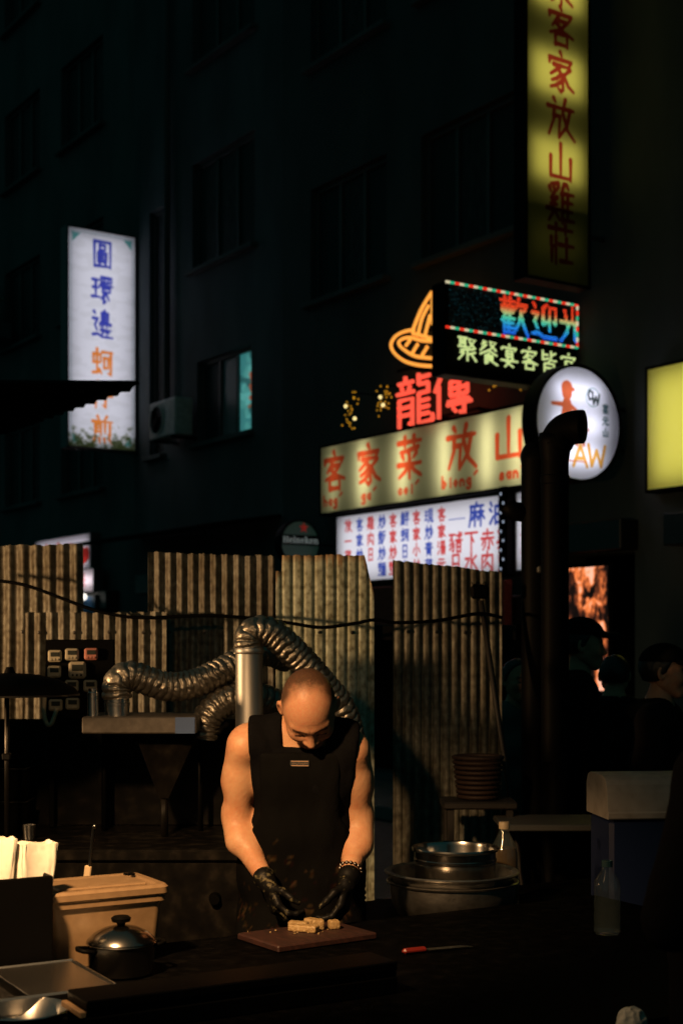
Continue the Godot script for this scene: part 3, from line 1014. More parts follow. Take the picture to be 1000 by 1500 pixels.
	for k in [[0.0, 0.0, 0.62], [0.0, -0.3, 0.56], [0.0, 0.3, 0.56]]:
		var al := AreaLight3D.new()
		al.name = "sign_lamp"
		al.area_size = Vector2(k[2], 0.1)
		al.light_energy = 0.19
		al.light_color = lin(0.93, 0.93, 1.0)
		al.shadow_enabled = true
		al.area_range = 30.0
		al.position = Vector3(k[0], k[1], -0.15)
		al.rotation.y = PI
		o.add_child(al, true)
	for y in [0.2, -0.2]: part("bracket", rodm([Vector3(0.52, y, -0.1), Vector3(0.68, y, -0.1)], 0.025), alu, o)

	# plain yellow sign at the right edge
	im = blank(64, 32, lin(0.82, 0.76, 0.14))
	o = thing("shop_sign", "plain bright yellow lit sign at the right edge", "sign", fxf(2.97, 3.73, 0.19))
	lamps = []
	lamps.append([0.0, 0.0, 2.0, 1.0, 1.1, lin(1.0, 0.97, 0.75), 0.155])
	lightbox(o, 2.22, 1.2, 0.18, im, lamps, mats.black_metal)

	# sign box with the light-diode screen and the row of pale characters
	o = thing("screen_sign", "black sign box with a coloured scrolling screen over pale green characters", "sign", pxf(0.8, 4.715, 0.905))
	part("box", boxm(Vector3(1.71, 0.89, 0.22), 0.012), mats.black_metal, o, T(Vector3(0, 0, -0.11)))
	W = 412
	H = 104
	var text := blank(W, H, Color.BLACK)
	var x0 := [0.385, 0.62, 0.85]
	for i in 3: write(text, "歡迎光"[i], W * x0[i], 2.0, 98.0, 5.2, Color.WHITE, 0.93, 0.0)
	im = blank(W, H, Color(0.002, 0.006, 0.008))
	var ramp := Gradient.new()
	ramp.offsets = PackedFloat32Array([0.0, 0.28, 0.42, 0.55, 0.75, 1.0])
	ramp.colors = PackedColorArray([Color(0.95, 0.2, 0.1), Color(0.95, 0.3, 0.14), Color(0.8, 0.8, 0.5), Color(0.3, 0.85, 0.7), Color(0.15, 0.6, 0.95), Color(0.1, 0.32, 0.9)])
	for y in H / 4:
		for x in W / 4:
			var lit := text.get_pixel(x * 4 + 2, y * 4 + 2).r
			var c := ramp.sample(float(y) / (H / 4.0)) * lit
			if lit < 0.3: c = Color(0.03, 0.16, 0.18) * clampf(grain.get_noise_2d(x * 0.55, y * 0.55) * 2.2 - 0.25, 0.0, 1.0) * (1.0 if x < 62 else 0.35)
			for k in 9: im.set_pixel(x * 4 + k % 3, y * 4 + k / 3, Color(c.r, c.g, c.b))
	var sm := mat("diode_screen", lin(0.01, 0.01, 0.01), 0.4)
	sm.emission_enabled = true
	sm.emission = Color.BLACK
	sm.emission_texture = ImageTexture.create_from_image(im)
	sm.emission_energy_multiplier = 1.7
	part("screen", panel(1.66, 0.4), sm, o, T(Vector3(0.015, 0.215, 0.003)))
	var trio := [begin(), begin(), begin()]
	var n := 0
	for k in 30:
		for y in [0.43, -0.0]:
			box(trio[(k + (1 if y > 0.1 else 0)) % 3], Vector3(0.05, 0.022, 0.02), 0.004, T(Vector3(-0.835 + 0.0572 * k, y, 0.012)))
	for k in 8: box(trio[k % 3], Vector3(0.022, 0.045, 0.02), 0.004, T(Vector3(0.84, 0.028 + 0.054 * k, 0.012)))
	part("red_border_light", done(trio[0]), glow("red_led", Color(0.95, 0.2, 0.12), 1.0), o)
	part("white_border_light", done(trio[1]), glow("cream_led", Color(0.9, 0.85, 0.7), 0.8), o)
	part("green_border_light", done(trio[2]), glow("green_led", Color(0.2, 0.75, 0.55), 0.8), o)
	for i in 6:
		var ch := "聚餐宴客皆宜"[i]
		part("neon_character", neon_writing(ch, Vector2(0.25, 0.24), 0.011), glow("pale_neon", Color(0.76, 0.82, 0.55), 1.0), o, T(Vector3(-0.6 + 0.262 * i, -0.185, 0.02)))
	for y in [0.25, -0.25]: part("bracket", rodm([Vector3(0.845, y, -0.11), Vector3(0.903, y, -0.11)], 0.03), alu, o)

	# neon characters and boat on the wall
	o = thing("neon_sign", "red neon characters glowing on a rack above the cream sign", "neon sign", fxf(-1.22, 4.5, 0.35))
	part("neon_character", neon_writing("龍", Vector2(0.74, 0.64), 0.026), glow("red_neon", Color(1.0, 0.36, 0.27), 1.0), o, T(Vector3(-0.34, 0.0, 0)))
	part("neon_character", neon_writing("傳", Vector2(0.7, 0.54), 0.026), glow("red_neon", Color(1.0, 0.36, 0.27), 1.0), o, T(Vector3(0.36, -0.03, 0)))
	var rk := begin()
	for y in [-0.24, 0.2]: box(rk, Vector3(1.5, 0.03, 0.03), 0.003, T(Vector3(0, y, -0.06)))
	for x in [-0.7, 0.0, 0.7]: box(rk, Vector3(0.03, 0.03, 0.28), 0.003, T(Vector3(x, -0.24, -0.215)))
	part("rack", done(rk), mats.black_metal, o)
	o = thing("neon_sign", "orange neon outline of a sailing boat beside the sign box", "neon sign", fxf(-1.22, 5.2, 0.35))
	var bt := begin(true)
	var runs := [
		[-0.02, 0.47, -0.22, 0.31, -0.38, 0.1], [-0.01, 0.47, -0.01, 0.1], [-0.08, 0.33, -0.2, 0.21, -0.27, 0.05], [-0.05, 0.22, -0.15, 0.0], [-0.38, 0.07, 0.0, -0.06],
		[0.0, -0.37, -0.28, -0.31, -0.54, -0.22, -0.74, -0.09, -0.8, 0.02, -0.7, 0.1, -0.51, 0.12, -0.35, 0.1], [0.0, -0.28, -0.33, -0.2, -0.56, -0.08, -0.65, 0.0, -0.6, 0.04, -0.43, 0.03, -0.22, -0.04, 0.0, -0.09],
		[-0.51, -0.05, -0.43, 0.0], [-0.38, -0.15, -0.28, -0.07], [-0.2, -0.21, -0.1, -0.13],
		[0.0, 0.47, 0.16, 0.3, 0.26, 0.06], [0.0, -0.37, 0.25, -0.33, 0.45, -0.22, 0.56, -0.05], [0.0, -0.28, 0.2, -0.24, 0.4, -0.1], [0.0, -0.06, 0.56, -0.02]]
	for r in runs:
		var pts := []
		for i in range(0, r.size(), 2): pts.append(Vector3(r[i], r[i + 1], 0))
		tube(bt, curve(pts, 0.05), func(_d, _a): return 0.02, 6)
	part("neon_tube", done(bt), glow("orange_neon", Color(1.0, 0.66, 0.27), 1.05), o)
	rk = begin()
	for y in [-0.3, 0.08]: box(rk, Vector3(1.3, 0.03, 0.03), 0.003, T(Vector3(-0.1, y, -0.06)))
	for x in [-0.5, 0.3]: box(rk, Vector3(0.03, 0.03, 0.28), 0.003, T(Vector3(x, -0.3, -0.215)))
	part("rack", done(rk), mats.black_metal, o)

	# oval green sign
	o = thing("beer_sign", "oval dark green beer sign above the pale corrugated sheet", "sign", pxf(-3.72, 2.98, 0.53))
	var ov := begin(true)
	var tall := Basis(Vector3(1, 0, 0), Vector3(0, 0, 1.3), Vector3(0, -1, 0))
	lathe(ov, vs([0.0, -0.12, 0.29, -0.12, 0.3, -0.1, 0.3, 0.0, 0.285, 0.012, 0.275, 0.0]), 48, Transform3D(tall, Vector3.ZERO))
	part("sign_case", done(ov), mats.black_metal, o)
	var gr := begin()
	lathe(gr, vs([0.276, 0.001, 0.0, 0.002]), 48, Transform3D(tall, Vector3.ZERO))
	part("lit_face", done(gr), glow("green_sign_face", Color(0.03, 0.13, 0.09), 0.55), o)
	var band := begin()
	box(band, Vector3(0.548, 0.13, 0.006), 0.0, T(Vector3(0, 0.04, 0.003)))
	part("band", done(band), mats.black_plastic, o)
	var tm := TextMesh.new()
	var sf := SystemFont.new()
	sf.font_names = PackedStringArray(["Droid Serif"])
	sf.font_weight = 700
	tm.font = sf
	tm.text = "Heineken"
	tm.font_size = 64
	tm.pixel_size = 0.00172
	tm.depth = 0.004
	part("sign_lettering", tm, glow("dim_white_sign", Color(0.5, 0.55, 0.53), 0.32), o, T(Vector3(0, 0.04, 0.009)))
	var star := PackedVector3Array()
	for k in 10:
		var r := 0.075 if k % 2 == 0 else 0.03
		star.append(Vector3(sin(TAU * k / 10.0) * r, cos(TAU * k / 10.0) * r, 0))
	var sst := begin()
	for k in 10:
		var a := star[k]
		var b := star[(k + 1) % 10]
		tri(sst, Vector3(0, 0, 0.012), a + Vector3(0, 0, 0.004), b + Vector3(0, 0, 0.004), Vector3.BACK)
	part("star", done(sst), glow("red_star_sign", Color(0.5, 0.1, 0.06), 0.45), o, T(Vector3(0.05, 0.2, 0)))
	part("bracket", rodm([Vector3(0.29, 0.0, -0.06), Vector3(0.525, 0.0, -0.06)], 0.02), alu, o)

	# shop signs seen through the gap in the fence
	im = blank(250, 62, lin(0.82, 0.76, 0.84))
	brush(im, Vector2(205, 40), Vector2(232, 34), 16, 12, lin(0.65, 0.04, 0.03))
	for k in 3: write(im, "小青元"[k], 30.0 + 55.0 * k, 8.0, 46.0, 4.0, crim, 1.0, 0.2)
	o = thing("shop_sign", "pale lit sign with a red mark above the fence gap", "sign", fxf(-12.15, 3.3, 0.19))
	lightbox(o, 2.5, 0.66, 0.18, im, [[0.0, 0.15, 2.2, 0.03, 0.2, white, 0.14], [0.0, -0.15, 2.2, 0.03, 0.2, white, 0.14]], alu, 0.02)
	im = blank(120, 60, lin(0.85, 0.72, 0.76))
	write(im, "春", 30, 4, 52.0, 3.0, lin(0.7, 0.2, 0.2), 1.0, 0.2)
	o = thing("shop_sign", "small pinkish lit board with a faint red character in the gap", "sign", fxf(-11.05, 2.8, 0.3))
	lightbox(o, 1.05, 0.42, 0.18, im, [[0.0, 0.0, 0.9, 0.03, 0.2, white, 0.13]], alu, 0.02)
	im = blank(16, 8, lin(0.12, 0.34, 0.72))
	o = thing("shop_sign", "blue lit board with two white bulbs in the gap", "sign", fxf(-11.05, 2.3, 0.3))
	lightbox(o, 1.15, 0.5, 0.18, im, [[0.0, 0.1, 1.0, 0.03, 0.16, white, 0.13]], alu, 0.02)
	for x in [-0.42, 0.28]: part("bulb", lathem(vs([0, -0.06, 0.04, -0.045, 0.06, 0, 0.04, 0.045, 0, 0.06]), 16), glow("white_bulb", Color(1, 0.97, 0.92), 1.6), o, T(Vector3(x, 0.22, 0.07)))

	# strings of golden fairy lights
	var strings := [[-2.8, 4.75, 4.3, "left of the neon characters"], [-2.12, 4.74, 4.42, "beside the red neon characters"], [-0.06, 4.56, 4.36, "under the sign box"], [0.46, 4.42, 4.2, "beside the round sign"]]
	var rg := RandomNumberGenerator.new()
	rg.seed = 21
	for s in strings:
		o = thing("fairy_lights", "tangle of small golden lights hung %s" % s[3], "string lights", fxf(s[0], s[2], 0.4), "strings of golden lights over the cream sign")
		var pts := []
		var long: float = s[1] - s[2]
		var count := 26 if long > 0.3 else 8
		for i in count: pts.append(Vector3(rg.randf_range(-0.14, 0.14), long * (1.0 - float(i) / count) + rg.randf_range(-0.03, 0.03), rg.randf_range(-0.05, 0.05)))
		part("wire", rodm(pts, 0.004, 4), mats.black_plastic, o)
		for i in count:
			var big := 0.024 if i % 9 == 8 else 0.011
			part("light", lathem(vs([0, -1, 0.7, -0.7, 1, 0, 0.7, 0.7, 0, 1]), 8), glow("gold_light" if big < 0.02 else "bright_gold_light", Color(0.95, 0.68, 0.16) if big < 0.02 else Color(1, 0.9, 0.6), 0.55 if big < 0.02 else 1.3), o, Transform3D(Basis.from_scale(Vector3.ONE * big), pts[i]))
		part("hook", rodm([Vector3(0, long, 0), Vector3(0, long + 0.02, -0.2), Vector3(0, long + 0.02, -0.396)], 0.006, 6), mats.black_metal, o)

	# lit picture in the shop doorway
	im = blank(96, 160, Color.BLACK)
	var hot := Gradient.new()
	hot.offsets = PackedFloat32Array([0.0, 0.4, 0.6, 0.8, 1.0])
	hot.colors = PackedColorArray([Color(0.02, 0.01, 0.01), Color(0.1, 0.05, 0.04), Color(0.5, 0.24, 0.13), Color(0.95, 0.5, 0.26), Color(1.0, 0.72, 0.6)])
	for y in 160:
		for x in 96:
			var q := 0.47 + 0.95 * grain.get_noise_2d(x * 0.02 + 31.0, y * 0.016 + grain.get_noise_2d(x * 0.02, y * 0.02) * 0.6) + 0.16 * grain.get_noise_2d(x * 0.09, y * 0.09)
			im.set_pixel(x, y, hot.sample(clampf(q, 0.0, 1.0)))
	var pm := mat("lit_picture", lin(0.02, 0.02, 0.02), 0.4)
	pm.emission_enabled = true
	pm.emission = Color.BLACK
	pm.emission_texture = ImageTexture.create_from_image(im)
	pm.emission_energy_multiplier = 1.2
	o = thing("lit_picture_sign", "lit picture of orange flames in the dark doorway at the right", "sign", fxf(0.98, 1.85, 0.1))
	part("lit_picture", panel(0.62, 1.24), pm, o, T(Vector3(0, 0, 0.006)))
	part("case", boxm(Vector3(0.7, 1.32, 0.1), 0.01), mats.black_metal, o, T(Vector3(0, 0, -0.048)))
	part("leg", boxm(Vector3(0.3, 1.06, 0.06), 0.006), mats.black_metal, o, T(Vector3(0, -1.19, -0.048)))

# ---------------------------------------------------------------- the fence of corrugated sheets
func sheet(pitch: float, flat: float, label: String, x0: float, x1: float, top: Callable, y0: float, z: float, lean: float, m: Material, sd: float) -> void:
	var acc := Acc.new()
	var cols := int((x1 - x0) / pitch * 16.0)
	var rows := 60
	for side in 2:
		for j in rows + 1:
			for i in cols + 1:
				var x := lerpf(x0, x1, float(i) / cols)
				var ty: float = top.call(x) + 0.006 * grain.get_noise_1d(x * 9.0 + sd) + 0.005 * grain.get_noise_1d(x * 40.0 + sd)
				var y := lerpf(y0, ty, float(j) / rows)
				var ph := PI * (x / pitch) + 0.16 * grain.get_noise_2d(x * 2.0 + sd, y * 0.8)
				var wv := 0.6 + 0.4 * cos(2.0 * ph) if flat == 0.0 else 1.0 - pow(1.0 - absf(cos(ph)), flat)
				var zz := z + (wv - 0.6) * pitch * (0.5 if flat < 1.2 else (0.4 if flat < 2.0 else 0.3)) + lean * (y - y0) + 0.02 * grain.get_noise_2d(x * 1.4 + sd, y * 0.9 + sd)
				acc.v.append(Vector3(x, y, zz - (0.0022 if side else 0.0)))
				var n := grain.get_noise_2d(x * 5.0 + sd, y * 2.2) * 0.3 + grain.get_noise_2d(x * 70.0, y * 60.0 + sd) * 0.55 + grain.get_noise_2d(x * 14.0, y * 14.0 + sd) * 0.4
				n += 0.55 * grain.get_noise_2d(x * 2.3 + sd * 3.0, y * 2.6 + sd)
				var k := clampf(0.5 + n, 0.0, 1.0)
				var cc := (Color(0.68, 0.64, 0.54) if flat > 2.0 else Color(0.42, 0.36, 0.28)).lerp(Color(1, 1, 1), k)
				if flat > 2.0 and y > ty - 0.026 + 0.02 * grain.get_noise_2d(x * 18.0, y * 9.0): cc = cc.lerp(Color(0.6, 0.27, 0.1), 0.8)
				acc.c.append(cc)
	var per := (cols + 1) * (rows + 1)
	for side in 2:
		for j in rows:
			for i in cols:
				var a := side * per + j * (cols + 1) + i
				var q := [a, a + 1, a + cols + 2, a + cols + 1]
				if side == 0: q.reverse()
				acc.ix.append_array(PackedInt32Array([q[0], q[1], q[2], q[0], q[2], q[3]]))
	var rim := []
	for i in cols: rim.append([i + rows * (cols + 1), i + 1 + rows * (cols + 1)])
	for j in rows:
		rim.append([cols + (j + 1) * (cols + 1), cols + j * (cols + 1)])
		rim.append([j * (cols + 1), (j + 1) * (cols + 1)])
	for e in rim: acc.ix.append_array(PackedInt32Array([e[0], e[0] + per, e[1] + per, e[0], e[1] + per, e[1]]))
	var o := solo("corrugated_sheet", label, "corrugated sheet", acc.mesh(), m, Transform3D(), "corrugated sheets of the fence")
	var n0 := ceili(x0 / pitch) + 1
	for k in range(n0, floori(x1 / pitch) - 0, 3):
		var sx := k * pitch
		var sy := 1.72 + 0.008 * grain.get_noise_1d(sx * 50.0)
		part("screw", lathem(vs([0, 0.006, 0.004, 0.005, 0.0045, 0.002, 0.008, 0.0015, 0.008, -0.002]), 10), mats.dark_steel, o, Transform3D(Basis(Vector3.RIGHT, PI / 2), Vector3(sx, sy, z + pitch * 0.4 * (0.5 if flat < 1.2 else (0.4 if flat < 2.0 else 0.3)) + lean * (sy - y0) + 0.02 * grain.get_noise_2d(sx * 1.4 + sd, sy * 0.9 + sd) + 0.002)))

func fence() -> void:
	var rust := [[0.0, lin(0.04, 0.03, 0.02)], [0.35, lin(0.12, 0.11, 0.085)], [0.55, lin(0.19, 0.185, 0.155)], [1.0, lin(0.29, 0.29, 0.25)]]
	var pale := [[0.0, lin(0.1, 0.09, 0.055)], [0.4, lin(0.36, 0.39, 0.31)], [0.65, lin(0.5, 0.55, 0.46)], [1.0, lin(0.62, 0.68, 0.58)]]
	var slate := [[0.0, lin(0.05, 0.045, 0.035)], [0.4, lin(0.13, 0.125, 0.1)], [0.7, lin(0.2, 0.2, 0.165)], [1.0, lin(0.3, 0.3, 0.25)]]
	var ms := [nmat("rusty_zinc", 0.075, rust, 61, Vector3(1.6, 1.2, 1.6), 0.62, 0.15, 0.06), nmat("pale_zinc", 0.075, pale, 62, Vector3(1.6, 1.2, 1.6), 0.6, 0.15, 0.05), nmat("slate_zinc", 0.075, slate, 63, Vector3(1.6, 1.2, 1.6), 0.6, 0.15, 0.05)]
	for m in ms: m.vertex_color_use_as_albedo = true
	sheet(0.0585, 0.0, "tall rusty corrugated sheet at the left edge under the drooping cable", -1.66, -1.14, func(x): return 2.105 + 0.02 * (x + 1.4), 0.02, -6.27, -0.004, ms[0], 1.0)
	sheet(0.05, 0.0, "low corrugated sheet behind the board of timers, shorter than its neighbours", -1.362, -0.752, func(_x): return 1.806, 0.02, -6.13, 0.0, ms[0], 23.0)
	sheet(0.0505, 0.0, "tall rusty corrugated sheet behind the silver duct and steel flue", -0.854, -0.293, func(x): return 2.076 - 0.03 * (x + 0.85), 0.02, -6.29, 0.0, ms[0], 41.0)
	sheet(0.0475, 2.6, "pale greenish corrugated sheet with broken upper corners behind the cook's head", -0.286, 0.143, func(x): return 2.058 - maxf(0.0, (x - 0.1) * 4.2) - (0.07 if x < -0.262 else 0.0), 0.02, -6.2, -0.01, ms[1], 77.0)
	sheet(0.0415, 1.5, "dark grey corrugated sheet with a sloping top right of the cook", 0.224, 0.7, func(x): return 2.037 - 0.115 * (x - 0.224), 0.02, -6.22, 0.0, ms[2], 93.0)
	var fr := thing("fence_frame", "wooden rails and stakes that carry the corrugated sheets", "fence frame", T(Vector3(0, 0, -6.36)))
	for y in [0.5, 1.72]: part("rail", boxm(Vector3(2.5, 0.07, 0.04), 0.004), mats.wood_dark, fr, T(Vector3(-0.47, y, 0)))
	for x in [-1.65, -0.28, 0.3, 0.69]: part("stake", boxm(Vector3(0.06, 1.85, 0.05), 0.004), mats.wood_dark, fr, T(Vector3(x, 0.925, -0.047)))
	var cb := begin(true)
	var run := []
	for p in [[-60, 846], [0, 851], [40, 858], [90, 876], [130, 891], [170, 901], [213, 905], [290, 902], [350, 904], [420, 912], [470, 919], [520, 913], [549, 908], [580, 912], [640, 909], [700, 899], [735, 905]]: run.append(A(p[0], p[1], 6.06))
	tube(cb, curve(run, 0.02), func(_d, _a): return 0.0075, 8)
	solo("cable", "black cable sagging across the front of the corrugated sheets", "cable", done(cb), mats.black_plastic)
	var br := thing("broom", "dark broom leaning head up against the grey corrugated sheet", "broom")
	part("handle", rodm([A(704, 880, 6.1), A(741, 1130, 6.0), A(775, 1365, 5.9), Vector3(0.86, 0.03, -5.85)], 0.012), mats.wood_dark, br)
	var bh := begin()
	box(bh, Vector3(0.075, 0.06, 0.04), 0.01, T(A(702, 867, 6.1)))
	part("head", done(bh), mats.black_plastic, br)
	var bb := begin(true)
	for i in 14: rod(bb, [A(694 + i * 1.2, 862, 6.1), A(690 + i * 1.8 + 2 * (i % 3), 852 + 3 * (i % 2), 6.1 + 0.01 * (i % 3))], 0.002, 4)
	part("bristles", done(bb), mats.black_plastic, br)
	# roof edge of the neighbouring stall, seen from below at the left
	var aw := thing("stall_roof", "black corrugated stall roof jutting in front of the white upright sign", "roof")
	var acc := Acc.new()
	var o := Vector3(-1.275, 3.325, -9.0)
	var e := Vector3(-0.56, 0, -0.83)
	var g := Vector3(-0.829, -0.1, 0.559)
	var nx := 170
	for side in 2:
		for j in 13:
			for i in nx + 1:
				var a := 2.4 * i / nx
				acc.v.append(o + e * a + g * (2.2 * j / 12.0) + Vector3.UP * (0.022 * sin(TAU * a / 0.18) + 0.008 * sin(TAU * 2.0 * a / 0.18) - 0.004 * side))
				acc.c.append(Color.WHITE)
	var per := (nx + 1) * 13
	for side in 2:
		for j in 12:
			for i in nx:
				var a := side * per + j * (nx + 1) + i
				var q := [a, a + 1, a + nx + 2, a + nx + 1]
				if side == 1: q.reverse()
				acc.ix.append_array(PackedInt32Array([q[0], q[1], q[2], q[0], q[2], q[3]]))
	for i in nx: acc.ix.append_array(PackedInt32Array([i, i + per, i + 1 + per, i, i + 1 + per, i + 1]))
	part("roof_sheet", acc.mesh(), mats.black_metal, aw)
	for k in [[0.1, 0.95], [2.2, 0.12], [0.1, 2.0], [2.2, 2.0]]:
		var p: Vector3 = o + e * k[0] + g * k[1]
		part("post", rodm([Vector3(p.x, 0.0, p.z), p - Vector3(0, 0.012, 0)], 0.025), mats.black_metal, aw)
	for k in [0.12, 2.0]: part("beam", rodm([o + e * 0.04 + g * k - Vector3(0, 0.03, 0), o + e * 2.36 + g * k - Vector3(0, 0.03, 0)], 0.02), mats.black_metal, aw)

# ---------------------------------------------------------------- cooking range, flue and ducts behind the cook
func duct(pts: Array, r: float) -> ArrayMesh:
	var st := begin(true)
	var c := curve(pts, 0.0032)
	var gn := grain
	tube(st, c, func(d: float, a: float) -> float:
		var w := d + 0.005 * sin(a + 9.0 * d) + 0.012 * gn.get_noise_2d(d * 7.0, a * 0.8)
		var ridge := 1.0 - pow(1.0 - absf(sin(PI * w / 0.025)), 1.6)
		var fold := gn.get_noise_3d(d * 26.0, cos(a) * 2.4, sin(a) * 2.4)
		var crease := absf(gn.get_noise_3d(d * 46.0, cos(a) * 4.5 + 3.0, sin(a) * 4.5))
		return r * (0.9 + 0.15 * ridge + 0.05 * fold - 0.06 * crease), 56)
	return done(st)

func fumes() -> void:
	var foil := nmat("crinkled_foil", 0.03, [[0.0, lin(0.2, 0.18, 0.15)], [1.0, lin(0.42, 0.385, 0.33)]], 71, Vector3(6, 6, 6), 0.4, 0.9, 0.12)
	var steel := nmat("brushed_steel", 0.02, [[0.0, lin(0.44, 0.43, 0.41)], [1.0, lin(0.62, 0.61, 0.59)]], 72, Vector3(14, 0.8, 14), 0.46, 1.0)
	var dull := nmat("greasy_steel", 0.02, [[0.0, lin(0.002, 0.002, 0.002)], [0.5, lin(0.005, 0.0045, 0.004)], [1.0, lin(0.018, 0.015, 0.012)]], 73, Vector3(2, 2, 2), 0.42, 0.0)
	dull.metallic_specular = 0.2
	# the range
	var rg := thing("cooking_range", "dark greasy steel cooking range behind the cook at the left", "stove", T(Vector3(-0.82, 0, -5.3)))
	part("top", boxm(Vector3(1.16, 0.04, 0.72), 0.006), dull, rg, T(Vector3(0, 0.93, 0)))
	part("front_panel", boxm(Vector3(1.12, 0.3, 0.03), 0.004), dull, rg, T(Vector3(0, 0.755, 0.33)))
	part("back_panel", boxm(Vector3(1.12, 0.8, 0.02), 0.004), dull, rg, T(Vector3(0, 0.5, -0.335)))
	part("backsplash", boxm(Vector3(1.16, 0.42, 0.015), 0.003), dull, rg, T(Vector3(0, 1.161, -0.335)))
	part("lower_shelf", boxm(Vector3(1.1, 0.03, 0.6), 0.004), dull, rg, T(Vector3(0, 0.25, 0)))
	for x in [-0.54, 0.54]:
		for z in [-0.31, 0.31]: part("leg", boxm(Vector3(0.04, 0.908, 0.04), 0.004), dull, rg, T(Vector3(x, 0.454, z - 0.006)))
	part("wind_screen", boxm(Vector3(0.012, 0.68, 0.5), 0.003), dull, rg, T(Vector3(-0.63, 1.28, -0.08)))
	for i in 4: part("knob", lathem(vs([0, 0.03, 0.018, 0.03, 0.022, 0.0]), 16), mats.black_plastic, rg, Transform3D(Basis(Vector3.RIGHT, PI / 2), Vector3(-0.4 + 0.26 * i, 0.78, 0.346)))
	# steel flue and the ducts
	var px := A(365, 1000, 5.15)
	var fl := begin(true)
	lathe(fl, vs([0.05, 0.951, 0.0495, 1.655]), 40, T(Vector3(px.x, 0, px.z)))
	lathe(fl, vs([0.051, 1.63, 0.0535, 1.634, 0.0535, 1.648, 0.051, 1.652]), 40, T(Vector3(px.x, 0, px.z)))
	solo("flue_pipe", "upright shiny steel flue pipe left of the cook's head", "pipe", done(fl), steel)
	solo("flexible_duct", "crinkled silver duct arching from the steel flue and down behind the cook's head", "duct", duct([A(365, 949, 5.15), A(366, 934, 5.15), A(377, 924, 5.15), A(397, 927, 5.15), A(420, 946, 5.16), A(446, 972, 5.18), A(470, 1000, 5.2), A(500, 1040, 5.24), A(514, 1090, 5.3), A(516, 1160, 5.34), A(514, 1300, 5.36), Vector3(0.035, 0.3, -5.36), Vector3(0.035, 0.02, -5.36)], 0.054), foil, Transform3D(), "silver ducts of the range")
	solo("flexible_duct", "long wavy silver duct from the metal shelf to behind the steel flue", "duct", duct([A(172, 1024, 5.2), A(172, 1006, 5.2), A(178, 994, 5.2), A(194, 990, 5.21), A(218, 998, 5.23), A(248, 1006, 5.26), A(282, 1002, 5.3), A(318, 987, 5.34), A(350, 970, 5.38), A(390, 955, 5.42), A(420, 965, 5.5)], 0.053), foil, Transform3D(), "silver ducts of the range")
	solo("flexible_duct", "short silver duct elbow low beside the steel flue", "duct", duct([A(296, 1082, 5.3), A(302, 1056, 5.3), A(318, 1036, 5.3), A(342, 1024, 5.32), A(380, 1022, 5.36), A(420, 1040, 5.42)], 0.055), foil, Transform3D(), "silver ducts of the range")
	# metal shelf with its funnel
	var sh := thing("fume_collector", "grey metal box shelf with a funnel hanging below it and blue tape", "fume hood", T(Vector3(-0.725, 1.344, -5.29)))
	part("box", boxm(Vector3(0.41, 0.061, 0.38), 0.005), nmat("dusty_grey", 0.03, [[0.0, lin(0.06, 0.052, 0.044)], [1.0, lin(0.11, 0.097, 0.084)]], 74, Vector3(3, 3, 3), 0.55, 0.2), sh, T(Vector3(0, 0.0305, 0)))
	part("tape", boxm(Vector3(0.07, 0.058, 0.004)), mat("blue_tape", lin(0.05, 0.1, 0.24), 0.4), sh, T(Vector3(0.165, 0.0305, 0.1935)))
	var fn := begin()
	var tp := [Vector3(-0.03, -0.002, 0.1), Vector3(0.2, -0.002, 0.1), Vector3(0.2, -0.002, -0.14), Vector3(-0.03, -0.002, -0.14)]
	var bt := [Vector3(0.05, -0.25, 0.02), Vector3(0.085, -0.25, 0.02), Vector3(0.085, -0.25, -0.015), Vector3(0.05, -0.25, -0.015)]
	for k in 4:
		var k1 := (k + 1) % 4
		quad(fn, tp[k], tp[k1], bt[k1], bt[k], (tp[k] + tp[k1]) * 0.5 - Vector3(0.085, 0, -0.02))
	quad(fn, bt[0], bt[1], bt[2], bt[3], Vector3.DOWN)
	part("funnel", done(fn), dull, sh)
	part("drip_pipe", rodm([Vector3(0.0675, -0.25, 0.0), Vector3(0.0675, -0.392, 0.0)], 0.014, 12), dull, sh)
	for x in [-0.185, 0.185]: part("leg", rodm([Vector3(x, 0.0, -0.17), Vector3(x, -0.392, -0.17)], 0.01), mats.black_metal, sh)
	part("collar", lathem(vs([0.045, 0.0, 0.045, 0.035, 0.0475, 0.037, 0.0475, 0.046, 0.045, 0.048, 0.045, 0.066]), 32), mats.steel, sh, T(Vector3(-0.0945, 0.0615, 0.09)))
	solo("canister", "small steel canister at the left end of the metal shelf", "canister", lathem(vs([0, 0, 0.02, 0, 0.02, 0.085, 0.017, 0.088, 0.017, 0.1, 0, 0.101]), 24), mats.steel, T(Vector3(-0.9, 1.4055, -5.16)))
	# board of kitchen timers
	var bd := thing("timer_board", "black board on two legs that carries the kitchen timers", "board", T(A(118, 995, 5.55)))
	part("board", boxm(Vector3(0.27, 0.31, 0.018), 0.003), mats.black_plastic, bd)
	var down := A(118, 995, 5.55).y - 0.951
	for x in [-0.11, 0.11]: part("leg", boxm(Vector3(0.02, down - 0.158, 0.018), 0.002), mats.black_metal, bd, T(Vector3(x, -(down + 0.155) * 0.5, 0)))
	var grey := mat("timer_grey", lin(0.3, 0.27, 0.2), 0.5)
	var rose := mat("timer_rose", lin(0.34, 0.13, 0.1), 0.5)
	var lcd := mat("timer_screen", lin(0.03, 0.033, 0.028), 0.15)
